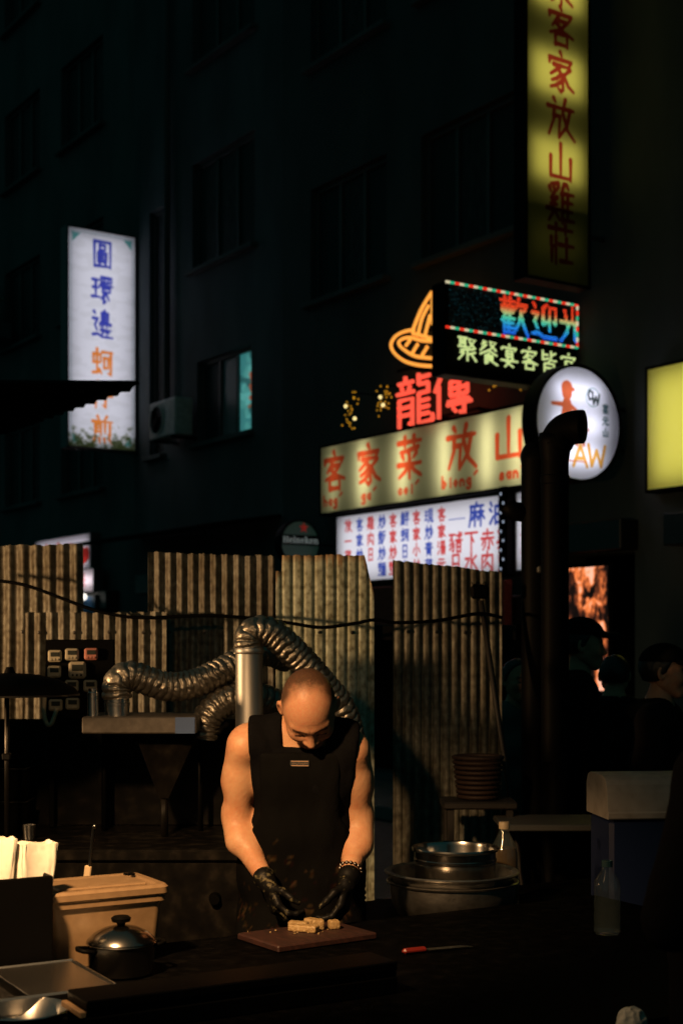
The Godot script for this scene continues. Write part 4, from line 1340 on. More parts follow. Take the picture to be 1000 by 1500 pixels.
	var spots := [[81, 961, grey, "grey kitchen timer, leftmost in the top row of the board"], [106, 958.5, grey, "grey kitchen timer in the middle of the board's top row"], [134, 958, rose, "reddish kitchen timer at the right of the top row"], [80, 984, grey, "grey kitchen timer left of the large rounded timer"],
		[105.6, 1004.7, grey, "grey kitchen timer just below the large rounded timer"], [132.7, 1004.7, grey, "grey kitchen timer at the right of the third row"], [82, 1033, grey, "grey kitchen timer, bottom left above the hanging loop"], [106.7, 1031, grey, "grey kitchen timer, right one of the bottom row"]]
	for s in spots: timer(A(s[0], s[1], 5.53), s[3], s[2], lcd, 0.053, 0.046, 0.006)
	timer(A(113.7, 981.6, 5.53), "large rounded kitchen timer with three buttons, in the board's middle", grey, lcd, 0.068, 0.066, 0.012)
	var lp := begin(true)
	tube(lp, curve([A(66, 1022, 5.5), A(65, 1045, 5.49), A(69, 1060, 5.48), A(75, 1061, 5.48), A(80, 1050, 5.49), A(84, 1038, 5.5)], 0.008), func(_d, _a): return 0.0085, 10)
	solo("hanging_loop", "pale plastic loop hanging below the lower left timer", "loop", done(lp), mat("beige_plastic", lin(0.5, 0.38, 0.24), 0.45))
	# dome cover on a stand at the left edge
	var dc := thing("dome_cover", "wide black metal dome on a thin stand at the left edge", "cover", T(Vector3(-1.165, 0, -5.0)))
	part("dome", lathem(vs([0.238, 1.488, 0.24, 1.492, 0.225, 1.512, 0.17, 1.54, 0.1, 1.558, 0.02, 1.564, 0.012, 1.585, 0.0, 1.586]), 40), mats.black_metal, dc)
	part("rim", lathem(vs([0.234, 1.484, 0.242, 1.484, 0.242, 1.491, 0.234, 1.489]), 40), mats.dark_steel, dc)
	part("stand", rodm([Vector3(-0.01, 0.951, 0), Vector3(-0.01, 1.52, 0)], 0.009), mats.dark_steel, dc)
	part("clamp", boxm(Vector3(0.03, 0.025, 0.03), 0.004), mats.dark_steel, dc, T(Vector3(-0.01, 1.27, 0)))
	part("foot", lathem(vs([0, 0.962, 0.05, 0.96, 0.055, 0.951]), 24), mats.dark_steel, dc)
	# small things on the range
	solo("cup", "small steel cup on the range above the paper bags", "cup", lathem(vs([0, 0.003, 0.02, 0.0, 0.024, 0.055, 0.022, 0.055, 0.019, 0.006, 0, 0.006]), 24), mats.steel, T(Vector3(-1.14, 0.951, -5.2)))
	for k in 2:
		var cr := thing("crate", ["black plastic crate, lower of the two stacked on the range", "black plastic crate, upper of the two stacked on the range"][k], "crate", T(Vector3(-1.26, 0.951 + 0.125 * k, -5.42)), "black crates on the range")
		part("tub", lathem(vs([0, 0.004, 0.085, 0.0, 0.1, 0.12, 0.107, 0.122, 0.107, 0.112, 0.103, 0.11, 0.09, 0.006]), 4), mats.black_plastic, cr, T(Vector3.ZERO, PI / 4))
		part("rim", lathem(vs([0.1, 0.1205, 0.112, 0.1205, 0.112, 0.1235, 0.1, 0.1235]), 4), mats.dark_steel, cr, T(Vector3.ZERO, PI / 4))

func timer(p: Vector3, label: String, m: Material, lcd: Material, w: float, h: float, bev: float) -> void:
	var t := thing("kitchen_timer", label, "timer", T(p), "kitchen timers on the board")
	part("casing", boxm(Vector3(w, h, 0.02), bev), m, t)
	part("screen", boxm(Vector3(w * 0.64, h * 0.38, 0.004), 0.001), lcd, t, T(Vector3(0.002, h * 0.14, 0.0105)))
	for k in 3: part("button", lathem(vs([0, 0.004, 0.004, 0.003, 0.0045, 0]), 10), mats.black_plastic if bev > 0.01 else m, t, Transform3D(Basis(Vector3.RIGHT, PI / 2), Vector3((k - 1) * w * 0.24, -h * 0.29, 0.0095)))

# ---------------------------------------------------------------- counters
var TX := Vector3(0.866, 0, -0.5)
var TZ := Vector3(0.5, 0, 0.866)
var TC := Vector3(-0.1, 0, -4.0)

func table(lx: float, y: float, lz: float, turn := 0.0) -> Transform3D:
	return Transform3D(Basis(TX, Vector3.UP, TZ) * Basis(Vector3.UP, turn), TC + TX * lx + TZ * lz + Vector3.UP * y)

func onto(p: Vector3, y: float, turn := 0.0) -> Transform3D:      # on the counter under a point, square with it
	return Transform3D(Basis(TX, Vector3.UP, TZ) * Basis(Vector3.UP, turn), Vector3(p.x, y, p.z))

func counters() -> void:
	var top := nmat("black_laminate", 0.03, [[0.0, lin(0.001, 0.001, 0.001)], [0.6, lin(0.002, 0.002, 0.002)], [1.0, lin(0.005, 0.0045, 0.004)]], 81, Vector3(2, 2, 2), 0.6)
	top.metallic_specular = 0.06
	var c := thing("counter", "long black counter in front of the cook", "counter", table(-0.1, 0, 0.375))
	part("counter_top", boxm(Vector3(2.8, 0.04, 1.35), 0.006), top, c, T(Vector3(0, 0.78, 0)))
	part("apron_board", boxm(Vector3(2.7, 0.62, 0.02), 0.002), top, c, T(Vector3(0, 0.449, 0.62)))
	for x in [-1.34, 1.34]:
		for z in [-0.62, 0.58]: part("leg", boxm(Vector3(0.05, 0.759, 0.05), 0.004), mats.black_metal, c, T(Vector3(x, 0.3795, z)))
	var d := thing("side_counter", "lower dark counter under the steel bowls right of the cook", "counter", table(1.27, 0, -0.67))
	part("counter_top", boxm(Vector3(1.4, 0.03, 0.68), 0.005), top, d, T(Vector3(0, 0.699, 0)))
	for x in [-0.66, 0.66]:
		for z in [-0.3, 0.3]: part("leg", boxm(Vector3(0.04, 0.683, 0.04), 0.004), mats.black_metal, d, T(Vector3(x, 0.3415, z)))
	# chopping board and the sliced food
	var cut := nmat("red_brown_board", 0.03, [[0.0, lin(0.01, 0.0025, 0.0015)], [0.5, lin(0.02, 0.005, 0.0033)], [1.0, lin(0.038, 0.011, 0.007)]], 82, Vector3(6, 6, 1.5), 0.6)
	solo("chopping_board", "reddish brown chopping board under the cook's hands", "chopping board", boxm(Vector3(0.34, 0.02, 0.225), 0.004), cut, Transform3D(Basis(Vector3.UP, 0.6), Vector3(-0.1, 0.8105, -4.15)))
	var tofu := nmat("pale_food", 0.04, [[0.0, lin(0.2, 0.11, 0.04)], [0.5, lin(0.3, 0.2, 0.085)], [1.0, lin(0.42, 0.32, 0.17)]], 83, Vector3(9, 9, 9), 0.5, 0.0, 0.1)
	var bits := [[445, 1360, 4.17, 0.09, 0.02, 0.034, -0.42], [437, 1354, 4.21, 0.06, 0.022, 0.03, -0.3], [465, 1358, 4.2, 0.035, 0.03, 0.034, 0.15], [458, 1352, 4.245, 0.05, 0.024, 0.03, -0.6], [489, 1357, 4.21, 0.032, 0.026, 0.03, 0.3]]
	var say := ["longest pale slice of food at the front of the chopping board", "pale slice of food just behind the longest slice", "short thick block of pale food at the slices' right end", "pale slice of food at the back between the gloved hands", "small pale piece of food at the cook's left glove"]
	for i in bits.size():
		var b: Array = bits[i]
		var acc := Acc.new()
		var hs := Vector3(b[3], b[4], b[5]) * 0.5
		nets(acc, func(p: Vector3) -> float:
			var q := p.abs() - hs + Vector3.ONE * 0.004
			return Vector3(maxf(q.x, 0), maxf(q.y, 0), maxf(q.z, 0)).length() + minf(maxf(q.x, maxf(q.y, q.z)), 0.0) - 0.004 + 0.0025 * grain.get_noise_3dv(p * 45.0 + Vector3(i, 0, 0)), -hs - Vector3.ONE * 0.004, hs + Vector3.ONE * 0.004, 0.003)
		var p0 := A(b[0], b[1], b[2])
		solo("food_slice", say[i], "food", acc.mesh(), tofu, Transform3D(Basis(Vector3.UP, b[6]), Vector3(p0.x, 0.8205 + hs.y, p0.z)), "pale food slices on the chopping board")

	var cst := begin()
	var cr := RandomNumberGenerator.new()
	cr.seed = 14
	for i in 16:
		var q := Vector3(-0.1 + cr.randfn(0.0, 0.055), 0.8225, -4.165 + cr.randfn(0.0, 0.025))
		box(cst, Vector3(cr.randf_range(0.002, 0.007), 0.0035, cr.randf_range(0.002, 0.005)), 0.001, T(q, cr.randf() * 3.0))
	var crumbs := solo("food_crumbs", "pale crumbs scattered on the chopping board round the slices", "crumbs", done(cst), tofu)
	crumbs.set_meta("kind", "stuff")

func left_things() -> void:
	# storage box
	var cream := nmat("cream_plastic", 0.03, [[0.0, lin(0.18, 0.115, 0.062)], [1.0, lin(0.235, 0.155, 0.085)]], 91, Vector3(3, 3, 3), 0.4)
	var bx := thing("storage_box", "cream plastic storage box with a fitted lid at the left", "box", onto(Vector3(-0.676, 0, -3.89), 0.8005))
	var bd := begin()
	var lo := Vector2(0.145, 0.098)
	var hi := Vector2(0.16, 0.11)
	var ring := func(h: Vector2, y: float) -> Array:
		var r := []
		for k in 4:
			var cx: float = (h.x - 0.025) * [1, -1, -1, 1][k]
			var cz: float = (h.y - 0.025) * [1, 1, -1, -1][k]
			for j in 6:
				var a := PI / 2 * (k + j / 5.0)
				r.append(Vector3(cx + 0.025 * cos(a), y, cz + 0.025 * sin(a)))
		return r
	var rs := [ring.call(lo * 0.96, 0.0), ring.call(lo, 0.006), ring.call(hi, 0.165), ring.call(hi + Vector2(0.008, 0.008), 0.165), ring.call(hi + Vector2(0.008, 0.008), 0.18)]
	bd.set_smooth_group(1)
	for i in rs.size() - 1:
		bd.set_smooth_group(i)
		for k in 24: quad(bd, rs[i][k], rs[i][(k + 1) % 24], rs[i + 1][(k + 1) % 24], rs[i + 1][k], (rs[i][k] + rs[i + 1][k]) * Vector3(1, 0, 1) + Vector3(0, -0.02 if i == 0 or i == 2 else 0.0, 0))
	part("tub", done(bd), cream, bx)
	var ld := begin()
	var l0 := [ring.call(Vector2(0.171, 0.121), 0.181), ring.call(Vector2(0.174, 0.124), 0.186), ring.call(Vector2(0.174, 0.124), 0.202), ring.call(Vector2(0.168, 0.118), 0.209), ring.call(Vector2(0.15, 0.1), 0.209), ring.call(Vector2(0.146, 0.096), 0.203), ring.call(Vector2(0.03, 0.03), 0.203)]
	for i in l0.size() - 1:
		ld.set_smooth_group(i + 10)
		for k in 24: quad(ld, l0[i][k], l0[i][(k + 1) % 24], l0[i + 1][(k + 1) % 24], l0[i + 1][k], Vector3(l0[i][k].x, 0.5 if i > 1 else 0.02, l0[i][k].z) if i < 4 else Vector3.UP)
	for k in 24: tri(ld, Vector3(0, 0.203, 0), l0[6][k], l0[6][(k + 1) % 24], Vector3.UP)
	var lid := part("lid", done(ld), cream, bx)
	part("raised_panel", boxm(Vector3(0.25, 0.01, 0.15), 0.004), cream, lid, T(Vector3(0, 0.206, 0)))
	part("clip", boxm(Vector3(0.03, 0.006, 0.02), 0.002), mats.black_plastic, lid, T(Vector3(0.13, 0.2125, -0.07)))
	part("handle", rodm([Vector3(-0.158, 0.15, -0.05), Vector3(-0.178, 0.12, -0.045), Vector3(-0.178, 0.11, 0.045), Vector3(-0.158, 0.15, 0.05)], 0.006), mats.black_plastic, bx)
	# lidded pot
	var pot_steel := mat("pot_steel", lin(0.3, 0.285, 0.26), 0.2, 1.0)
	var pt := thing("cooking_pot", "small steel pot with a domed lid in front of the storage box", "pot", onto(Vector3(-0.575, 0, -3.715), 0.8005))
	part("body", lathem(vs([0, 0.0, 0.078, 0.0, 0.085, 0.006, 0.0865, 0.078, 0.091, 0.082, 0.088, 0.085]), 48), pot_steel, pt)
	var ld2 := part("lid", lathem(vs([0.0865, 0.084, 0.09, 0.087, 0.088, 0.091, 0.07, 0.108, 0.045, 0.12, 0.018, 0.126, 0.0, 0.127]), 48), pot_steel, pt)
	part("knob", lathem(vs([0.01, 0.126, 0.012, 0.134, 0.024, 0.137, 0.026, 0.146, 0.02, 0.151, 0, 0.152]), 28), mats.black_plastic, ld2)
	for s in [-1.0, 1.0]: part("handle", rodm([Vector3(0.084 * s, 0.07, -0.03), Vector3(0.112 * s, 0.074, -0.022), Vector3(0.118 * s, 0.075, 0), Vector3(0.112 * s, 0.074, 0.022), Vector3(0.084 * s, 0.07, 0.03)], 0.006, 10), mats.black_plastic, pt)
	# steel worktop tray
	var ty := thing("steel_tray", "shallow stainless tray at the lower left, reflecting the lamp", "tray", onto(Vector3(-0.518, 0, -3.35), 0.8005))
	var tr := begin()
	var w := 0.62
	var dp := 0.335
	box(tr, Vector3(w, 0.006, dp), 0.0, T(Vector3(-w / 2, 0.018, -dp / 2)))
	part("tray_floor", done(tr), mats.steel, ty)
	for e in [[Vector3(w, 0.058, 0.014), Vector3(-w / 2, 0.029, -0.007)], [Vector3(w, 0.058, 0.014), Vector3(-w / 2, 0.029, -dp + 0.007)], [Vector3(0.014, 0.058, dp - 0.03), Vector3(-0.007, 0.029, -dp / 2)], [Vector3(0.014, 0.058, dp - 0.03), Vector3(-w + 0.007, 0.029, -dp / 2)]]:
		part("tray_side", boxm(e[0], 0.005), mats.steel, ty, T(e[1]))
	var plate := begin()
	box(plate, Vector3(0.2, 0.004, dp - 0.032), 0.001, T(Vector3(-0.116, 0.053, -dp / 2)))
	part("tray_ledge", done(plate), mats.steel, ty)
	var bowl := thing("serving_dish", "low rounded steel dish at the lower left corner", "dish", onto(A(35, 1475, 3.16), 0.8005))
	part("dish", lathem(vs([0, 0.0, 0.07, 0.0, 0.098, 0.045, 0.104, 0.049, 0.1, 0.051, 0.092, 0.045, 0.066, 0.005, 0, 0.004]), 40), mats.steel, bowl)
	# black bin of paper bags
	var bn := thing("bag_bin", "black open bin holding the paper bags at the left edge", "bin", onto(Vector3(-0.735, 0, -3.63), 0.8005))
	for e in [[Vector3(0.3, 0.27, 0.008), Vector3(-0.15, 0.135, -0.004)], [Vector3(0.3, 0.27, 0.008), Vector3(-0.15, 0.135, -0.146)], [Vector3(0.008, 0.27, 0.134), Vector3(-0.004, 0.135, -0.075)], [Vector3(0.008, 0.27, 0.134), Vector3(-0.296, 0.135, -0.075)], [Vector3(0.284, 0.008, 0.134), Vector3(-0.15, 0.004, -0.075)]]:
		part("panel", boxm(e[0], 0.003), mats.black_plastic, bn, T(e[1]))
	var paper := nmat("white_paper", 0.03, [[0.0, lin(0.74, 0.7, 0.61)], [1.0, lin(0.86, 0.83, 0.75)]], 92, Vector3(4, 4, 4), 0.8)
	paper.backlight_enabled = true
	paper.backlight = Color(0.3, 0.3, 0.3)
	var bags := [[-0.042, 0.1, 0.335, 0.055, "white paper bag with a creased mouth, right one in the black bin"], [-0.15, 0.1, 0.352, 0.06, "white paper bag cut by the picture's left edge in the black bin"]]
	for i in 2:
		var g: Array = bags[i]
		var acc := Acc.new()
		var n := 48
		for side in 2:
			for j in 15:
				var t := j / 14.0
				for k in n:
					var a := TAU * k / n
					var sx := signf(cos(a)) * pow(absf(cos(a)), 0.35)
					var sz := signf(sin(a)) * pow(absf(sin(a)), 0.35)
					var flare := lerpf(0.8, 1.08, t)
					var pinch := 1.0 - 0.75 * t * pow(maxf(0.0, 1.0 - absf(sx) * 1.4), 1.0) * 0.6
					var r := 1.0 - 0.03 * side
					var y: float = 0.012 + g[2] * t + 0.008 * grain.get_noise_2d(cos(a) * 1.2 + i * 9.0, sin(a) * 1.2) * t
					acc.v.append(Vector3(0.03 * t + sx * g[1] * 0.5 * flare * r + 0.004 * grain.get_noise_3d(a * 2.0, t * 5.0, i), y, sz * g[3] * 0.5 * flare * pinch * r + 0.006 * grain.get_noise_3d(a * 3.0, t * 7.0, i + 5.0)))
					acc.c.append(Color.WHITE)
		for side in 2:
			for j in 14:
				for k in n:
					var q := [side * 15 * n + j * n + k, side * 15 * n + j * n + (k + 1) % n, side * 15 * n + (j + 1) * n + (k + 1) % n, side * 15 * n + (j + 1) * n + k]
					if side == 1: q.reverse()
					acc.ix.append_array(PackedInt32Array([q[0], q[1], q[2], q[0], q[2], q[3]]))
		for k in n: acc.ix.append_array(PackedInt32Array([14 * n + k, 14 * n + (k + 1) % n, 29 * n + (k + 1) % n, 14 * n + k, 29 * n + (k + 1) % n, 29 * n + k]))
		var bf := onto(Vector3(-0.735, 0, -3.63), 0.8005)
		solo("paper_bag", g[4], "paper bag", acc.mesh(), paper, bf * T(Vector3(g[0] - 0.008, 0.0, -0.075), 0.12 * (1 - 2 * i)), "white paper bags in the black bin")
	# low black case with a wooden lip in the foreground
	var cs := thing("low_case", "low black case with a wooden lip along the front of the counter", "case", onto(A(128, 1478, 3.1), 0.8005))
	part("base", boxm(Vector3(0.8, 0.042, 0.13), 0.003), mats.black_plastic, cs, T(Vector3(0.4, 0.0215, -0.066)))
	part("spacer", boxm(Vector3(0.8, 0.013, 0.12), 0.002), mats.black_plastic, cs, T(Vector3(0.4, 0.0495, -0.066)))
	part("wooden_lip", boxm(Vector3(0.014, 0.014, 0.126), 0.002), nmat("pale_wood", 0.03, [[0.0, lin(0.3, 0.17, 0.08)], [1.0, lin(0.5, 0.32, 0.17)]], 93, Vector3(1, 8, 8), 0.5), cs, T(Vector3(-0.0075, 0.05, -0.066)))
	part("cover", boxm(Vector3(0.8, 0.022, 0.13), 0.003), mats.black_plastic, cs, T(Vector3(0.4, 0.0685, -0.066)))
	# pot of ladles behind the box
	var lp := thing("utensil_pot", "black pot with a steel ladle standing behind the storage box", "pot", T(Vector3(-0.77, 0.8005, -4.2)))
	part("pot", lathem(vs([0, 0.0, 0.055, 0.0, 0.06, 0.13, 0.056, 0.13, 0.05, 0.006, 0, 0.006]), 28), mats.black_metal, lp)
	var la := part("ladle_handle", rodm([Vector3(0.0, 0.02, 0.0), Vector3(0.03, 0.2, 0.02), Vector3(0.045, 0.325, 0.03), Vector3(0.05, 0.332, 0.045)], 0.005), mats.steel, lp)
	part("grip", boxm(Vector3(0.02, 0.085, 0.008), 0.003), mat("beige_plastic", Color.WHITE), la, Transform3D(Basis(Vector3.FORWARD, 0.13), Vector3(0.022, 0.17, 0.022)))

func right_things() -> void:
	var st: Material = mats.steel
	var bc := Vector3(0.377, 0.7145, -4.85)
	var old := nmat("used_steel", 0.03, [[0.0, lin(0.22, 0.21, 0.195)], [0.5, lin(0.37, 0.36, 0.34)], [1.0, lin(0.5, 0.49, 0.47)]], 95, Vector3(3, 3, 3), 0.4, 1.0, 0.05)
	var polished := mat("polished_pot", lin(0.38, 0.37, 0.35), 0.2, 1.0)
	solo("steel_bowl", "large dented steel bowl, lower of the two nested right of the cook", "bowl", dented([0, 0.002, 0.12, 0.0, 0.15, 0.008, 0.185, 0.034, 0.203, 0.07, 0.211, 0.105, 0.213, 0.138, 0.222, 0.141, 0.225, 0.146, 0.22, 0.149, 0.209, 0.146, 0.207, 0.1, 0.198, 0.07, 0.18, 0.038, 0.145, 0.012, 0, 0.007]), old, T(bc), "nested steel bowls")
	solo("steel_bowl", "wide steel bowl, upper of the two nested, with a pot inside", "bowl", dented([0, 0.04, 0.12, 0.038, 0.165, 0.075, 0.195, 0.125, 0.206, 0.168, 0.226, 0.172, 0.23, 0.177, 0.225, 0.181, 0.204, 0.177, 0.19, 0.127, 0.16, 0.08, 0.12, 0.044, 0, 0.044]), old, T(bc, 0.7), "nested steel bowls")
	var pt := thing("steel_pot", "straight-sided steel pot standing in the upper steel bowl", "pot", T(bc + Vector3(0.01, 0.0455, 0)))
	part("pot", lathem(vs([0, 0.0, 0.115, 0.0, 0.135, 0.04, 0.138, 0.2, 0.146, 0.203, 0.149, 0.21, 0.146, 0.215, 0.138, 0.212, 0.134, 0.2, 0.131, 0.042, 0.11, 0.006, 0, 0.006]), 56), polished, pt)
	var bd := begin(true)
	lathe(bd, vs([0.138, 0.165, 0.1405, 0.168, 0.1405, 0.176, 0.138, 0.179]), 56)
	part("band", done(bd), polished, pt)
	var clear := pane_mat("clear_plastic", Color(0.75, 0.85, 0.85), 0.03)
	var bt := thing("oil_bottle", "clear plastic bottle with a cap behind the steel bowls", "bottle", T(Vector3(0.588, 0.7145, -5.15)))
	part("bottle", lathem(vs([0, 0.004, 0.046, 0.0, 0.052, 0.012, 0.052, 0.19, 0.047, 0.215, 0.018, 0.272, 0.016, 0.285]), 32), clear, bt)
	part("oil", lathem(vs([0, 0.008, 0.047, 0.008, 0.049, 0.02, 0.049, 0.19, 0.044, 0.214, 0, 0.214]), 32), mat("amber_oil", lin(0.05, 0.025, 0.004), 0.15), bt)
	part("cap", lathem(vs([0.019, 0.283, 0.0195, 0.305, 0.018, 0.308, 0, 0.308]), 24), mat("cap_cream", lin(0.35, 0.28, 0.18), 0.5), bt)
	var jr := thing("plastic_bottle", "clear ribbed plastic bottle at the right of the counter", "bottle", T(Vector3(0.79, 0.8005, -4.236)))
	part("bottle", lathem(vs([0, 0.006, 0.034, 0.0, 0.04, 0.01, 0.038, 0.03, 0.04, 0.05, 0.038, 0.07, 0.04, 0.09, 0.038, 0.11, 0.04, 0.13, 0.036, 0.16, 0.016, 0.19, 0.0145, 0.205]), 32), clear, jr)
	part("cap", lathem(vs([0.0165, 0.2, 0.0165, 0.218, 0, 0.219]), 20), mat("cap_teal", lin(0.02, 0.06, 0.07), 0.5), jr)
	var cl := thing("cooler_box", "blue cooler box with a grubby pale lid at the right", "cooler", table(1.66, 0.7145, -0.45, -0.42))
	part("body", boxm(Vector3(0.34, 0.325, 0.26), 0.015), mat("cooler_blue", lin(0.006, 0.012, 0.045), 0.45), cl, T(Vector3(0, 0.163, 0)))
	var lid := begin()
	var prof := [Vector2(-0.14, 0.326), Vector2(0.142, 0.326), Vector2(0.147, 0.331), Vector2(0.147, 0.348), Vector2(0.14, 0.354), Vector2(0.128, 0.42), Vector2(0.12, 0.448), Vector2(0.108, 0.464), Vector2(0.085, 0.474), Vector2(0.06, 0.478), Vector2(-0.09, 0.478), Vector2(-0.12, 0.468), Vector2(-0.14, 0.44)]
	for k in prof.size():
		var p: Vector2 = prof[k]
		var q: Vector2 = prof[(k + 1) % prof.size()]
		quad(lid, Vector3(-0.18, p.y, p.x), Vector3(0.18, p.y, p.x), Vector3(0.18, q.y, q.x), Vector3(-0.18, q.y, q.x), Vector3(0, p.x - q.x, q.y - p.y) * -1.0 if false else Vector3(0, (p.y + q.y) / 2 - 0.4, (p.x + q.x) / 2))
		for s in [-1.0, 1.0]: tri(lid, Vector3(0.18 * s, 0.4, 0), Vector3(0.18 * s, p.y, p.x), Vector3(0.18 * s, q.y, q.x), Vector3(s, 0, 0))
	part("lid", done(lid), nmat("grubby_white", 0.04, [[0.0, lin(0.2, 0.17, 0.14)], [0.4, lin(0.27, 0.24, 0.21)], [1.0, lin(0.33, 0.3, 0.26)]], 96, Vector3(1.2, 1.2, 1.2), 0.55), cl)
	part("latch", boxm(Vector3(0.05, 0.06, 0.012), 0.004), mats.grey_metal, cl, T(Vector3(0.06, 0.33, 0.152)))
	var sd := thing("side_table", "small steel side table behind the bottle at the right", "table", T(Vector3(0.88, 0, -5.66)))
	part("top", boxm(Vector3(0.52, 0.025, 0.35), 0.004), mats.grey_metal, sd, T(Vector3(0, 0.957, 0)))
	for x in [-0.24, 0.24]:
		for z in [-0.15, 0.15]: part("leg", rodm([Vector3(x, 0, z), Vector3(x, 0.945, z)], 0.012), mats.black_metal, sd)
	# basket on a stool
	var sl := thing("stool", "dark wooden stool under the wicker basket by the fence", "stool", T(Vector3(0.56, 0, -5.85)))
	part("seat", boxm(Vector3(0.3, 0.03, 0.24), 0.006), mats.wood_dark, sl, T(Vector3(0, 1.015, 0)))
	for x in [-0.12, 0.12]:
		for z in [-0.09, 0.09]: part("leg", boxm(Vector3(0.03, 1.0, 0.03), 0.003), mats.wood_dark, sl, T(Vector3(x, 0.5, z)))
	var wk := begin(true)
	for j in 9:
		var ring := PackedVector3Array()
		for k in 49:
			var a := TAU * k / 48.0
			var r := 0.075 + 0.0025 * j + 0.004 * (1.0 if (k + j) % 2 else -1.0)
			ring.append(Vector3(cos(a) * r, 0.012 + 0.02 * j, sin(a) * r))
		tube(wk, ring, func(_d, _a): return 0.0095, 5, false)
	var bk := thing("wicker_basket", "reddish wicker basket standing before the grey corrugated sheet", "basket", T(Vector3(0.56, 1.031, -5.85)))
	part("weave", done(wk), nmat("red_wicker", 0.05, [[0.0, lin(0.016, 0.007, 0.004)], [1.0, lin(0.04, 0.017, 0.009)]], 97, Vector3(8, 8, 8), 0.7), bk)
	part("bottom", lathem(vs([0, 0.0, 0.07, 0.0, 0.07, 0.006, 0, 0.006]), 24), mats.wood_dark, bk)
	# knife on the counter
	var k0 := A(586, 1402, 3.94)
	var k1 := A(668, 1390, 4.02)
	var dir := (Vector3(k1.x, 0, k1.z) - Vector3(k0.x, 0, k0.z)).normalized()
	var kn := thing("kitchen_knife", "kitchen knife with a red handle lying on the counter", "knife", Transform3D(Basis(dir, Vector3.UP, dir.cross(Vector3.UP)), Vector3(k0.x, 0.8005, k0.z)))
	part("handle", boxm(Vector3(0.075, 0.016, 0.02), 0.006), mat("red_plastic", lin(0.14, 0.012, 0.008), 0.35), kn, T(Vector3(0.045, 0.009, 0)))
	var bl := begin()
	var bp := [Vector3(0.083, 0.009, -0.012), Vector3(0.2, 0.007, -0.01), Vector3(0.23, 0.006, 0.012), Vector3(0.083, 0.009, 0.014)]
	quad(bl, bp[0], bp[1], bp[2], bp[3], Vector3.UP)
	for v in 4: bp[v] = bp[v] - Vector3(0, 0.0018, 0)
	quad(bl, bp[0], bp[1], bp[2], bp[3], Vector3.DOWN)
	part("blade", done(bl), mats.steel, kn)
	var acc := Acc.new()
	nets(acc, func(p: Vector3) -> float: return (ell(p, Vector3(0, 0.024, 0), Vector3(0.032, 0.036, 0.03)) + 0.012 * absf(grain.get_noise_3dv(p * 26.0)) - 0.004) * 0.7, Vector3(-0.045, -0.016, -0.045), Vector3(0.045, 0.07, 0.045), 0.003)
	solo("napkin", "crumpled pale napkin at the lower right by the customer", "napkin", acc.mesh(), mats.white_paper, T(Vector3(0.646, 0.79, -3.17)))
	# black stove pipes
	var f := thing("stove_pipe", "thick black stove pipe whose elbow opens right before the round sign", "pipe", T(Vector3(0, 0, 0)))
	var c0 := A(812, 950, 6.0)
	var sp := begin(true)
	tube(sp, curve([Vector3(c0.x, 0.0, c0.z), Vector3(c0.x, 1.5, c0.z), Vector3(c0.x, 2.44, c0.z), Vector3(c0.x + 0.006, 2.51, c0.z), Vector3(c0.x + 0.03, 2.56, c0.z + 0.005), Vector3(c0.x + 0.07, 2.578, c0.z + 0.02), Vector3(c0.x + 0.112, 2.58, c0.z + 0.04)], 0.012), func(d, _a): return 0.0585 + 0.012 * clampf((d - 2.44) * 12.0, 0.0, 1.0), 28)
	part("pipe", done(sp), mats.black_metal, f)
	var ring2 := begin(true)
	for y in [2.36]: lathe(ring2, vs([0.0585, y - 0.02, 0.062, y - 0.016, 0.062, y + 0.016, 0.0585, y + 0.02]), 28, T(Vector3(c0.x, 0, c0.z)))
	part("joint_ring", done(ring2), mats.black_metal, f)
	var c1 := A(784, 950, 6.2)
	sp = begin(true)
	tube(sp, curve([Vector3(c1.x, 0.0, c1.z), Vector3(c1.x, 1.5, c1.z), Vector3(c1.x, 2.4, c1.z), Vector3(c1.x + 0.004, 2.48, c1.z - 0.02), Vector3(c1.x + 0.01, 2.5, c1.z - 0.12)], 0.02), func(_d, _a): return 0.0625, 28)
	var f2 := thing("stove_pipe", "second black stove pipe just left of the elbowed one, with a side stub", "pipe")
	part("pipe", done(sp), mats.black_metal, f2)
	part("stub", rodm([Vector3(c1.x, 2.235, c1.z), Vector3(c1.x - 0.1, 2.25, c1.z), Vector3(c1.x - 0.125, 2.28, c1.z)], 0.042, 20), mats.black_metal, f2)
	part("plate", boxm(Vector3(0.07, 0.03, 0.05), 0.006), mats.grey_metal, f2, T(Vector3(c1.x + 0.03, 1.99, c1.z + 0.075)))

func dented(flat: Array) -> ArrayMesh:
	var st := begin(true)
	lathe(st, vs(flat), 72, Transform3D(), 0.012)
	return done(st)

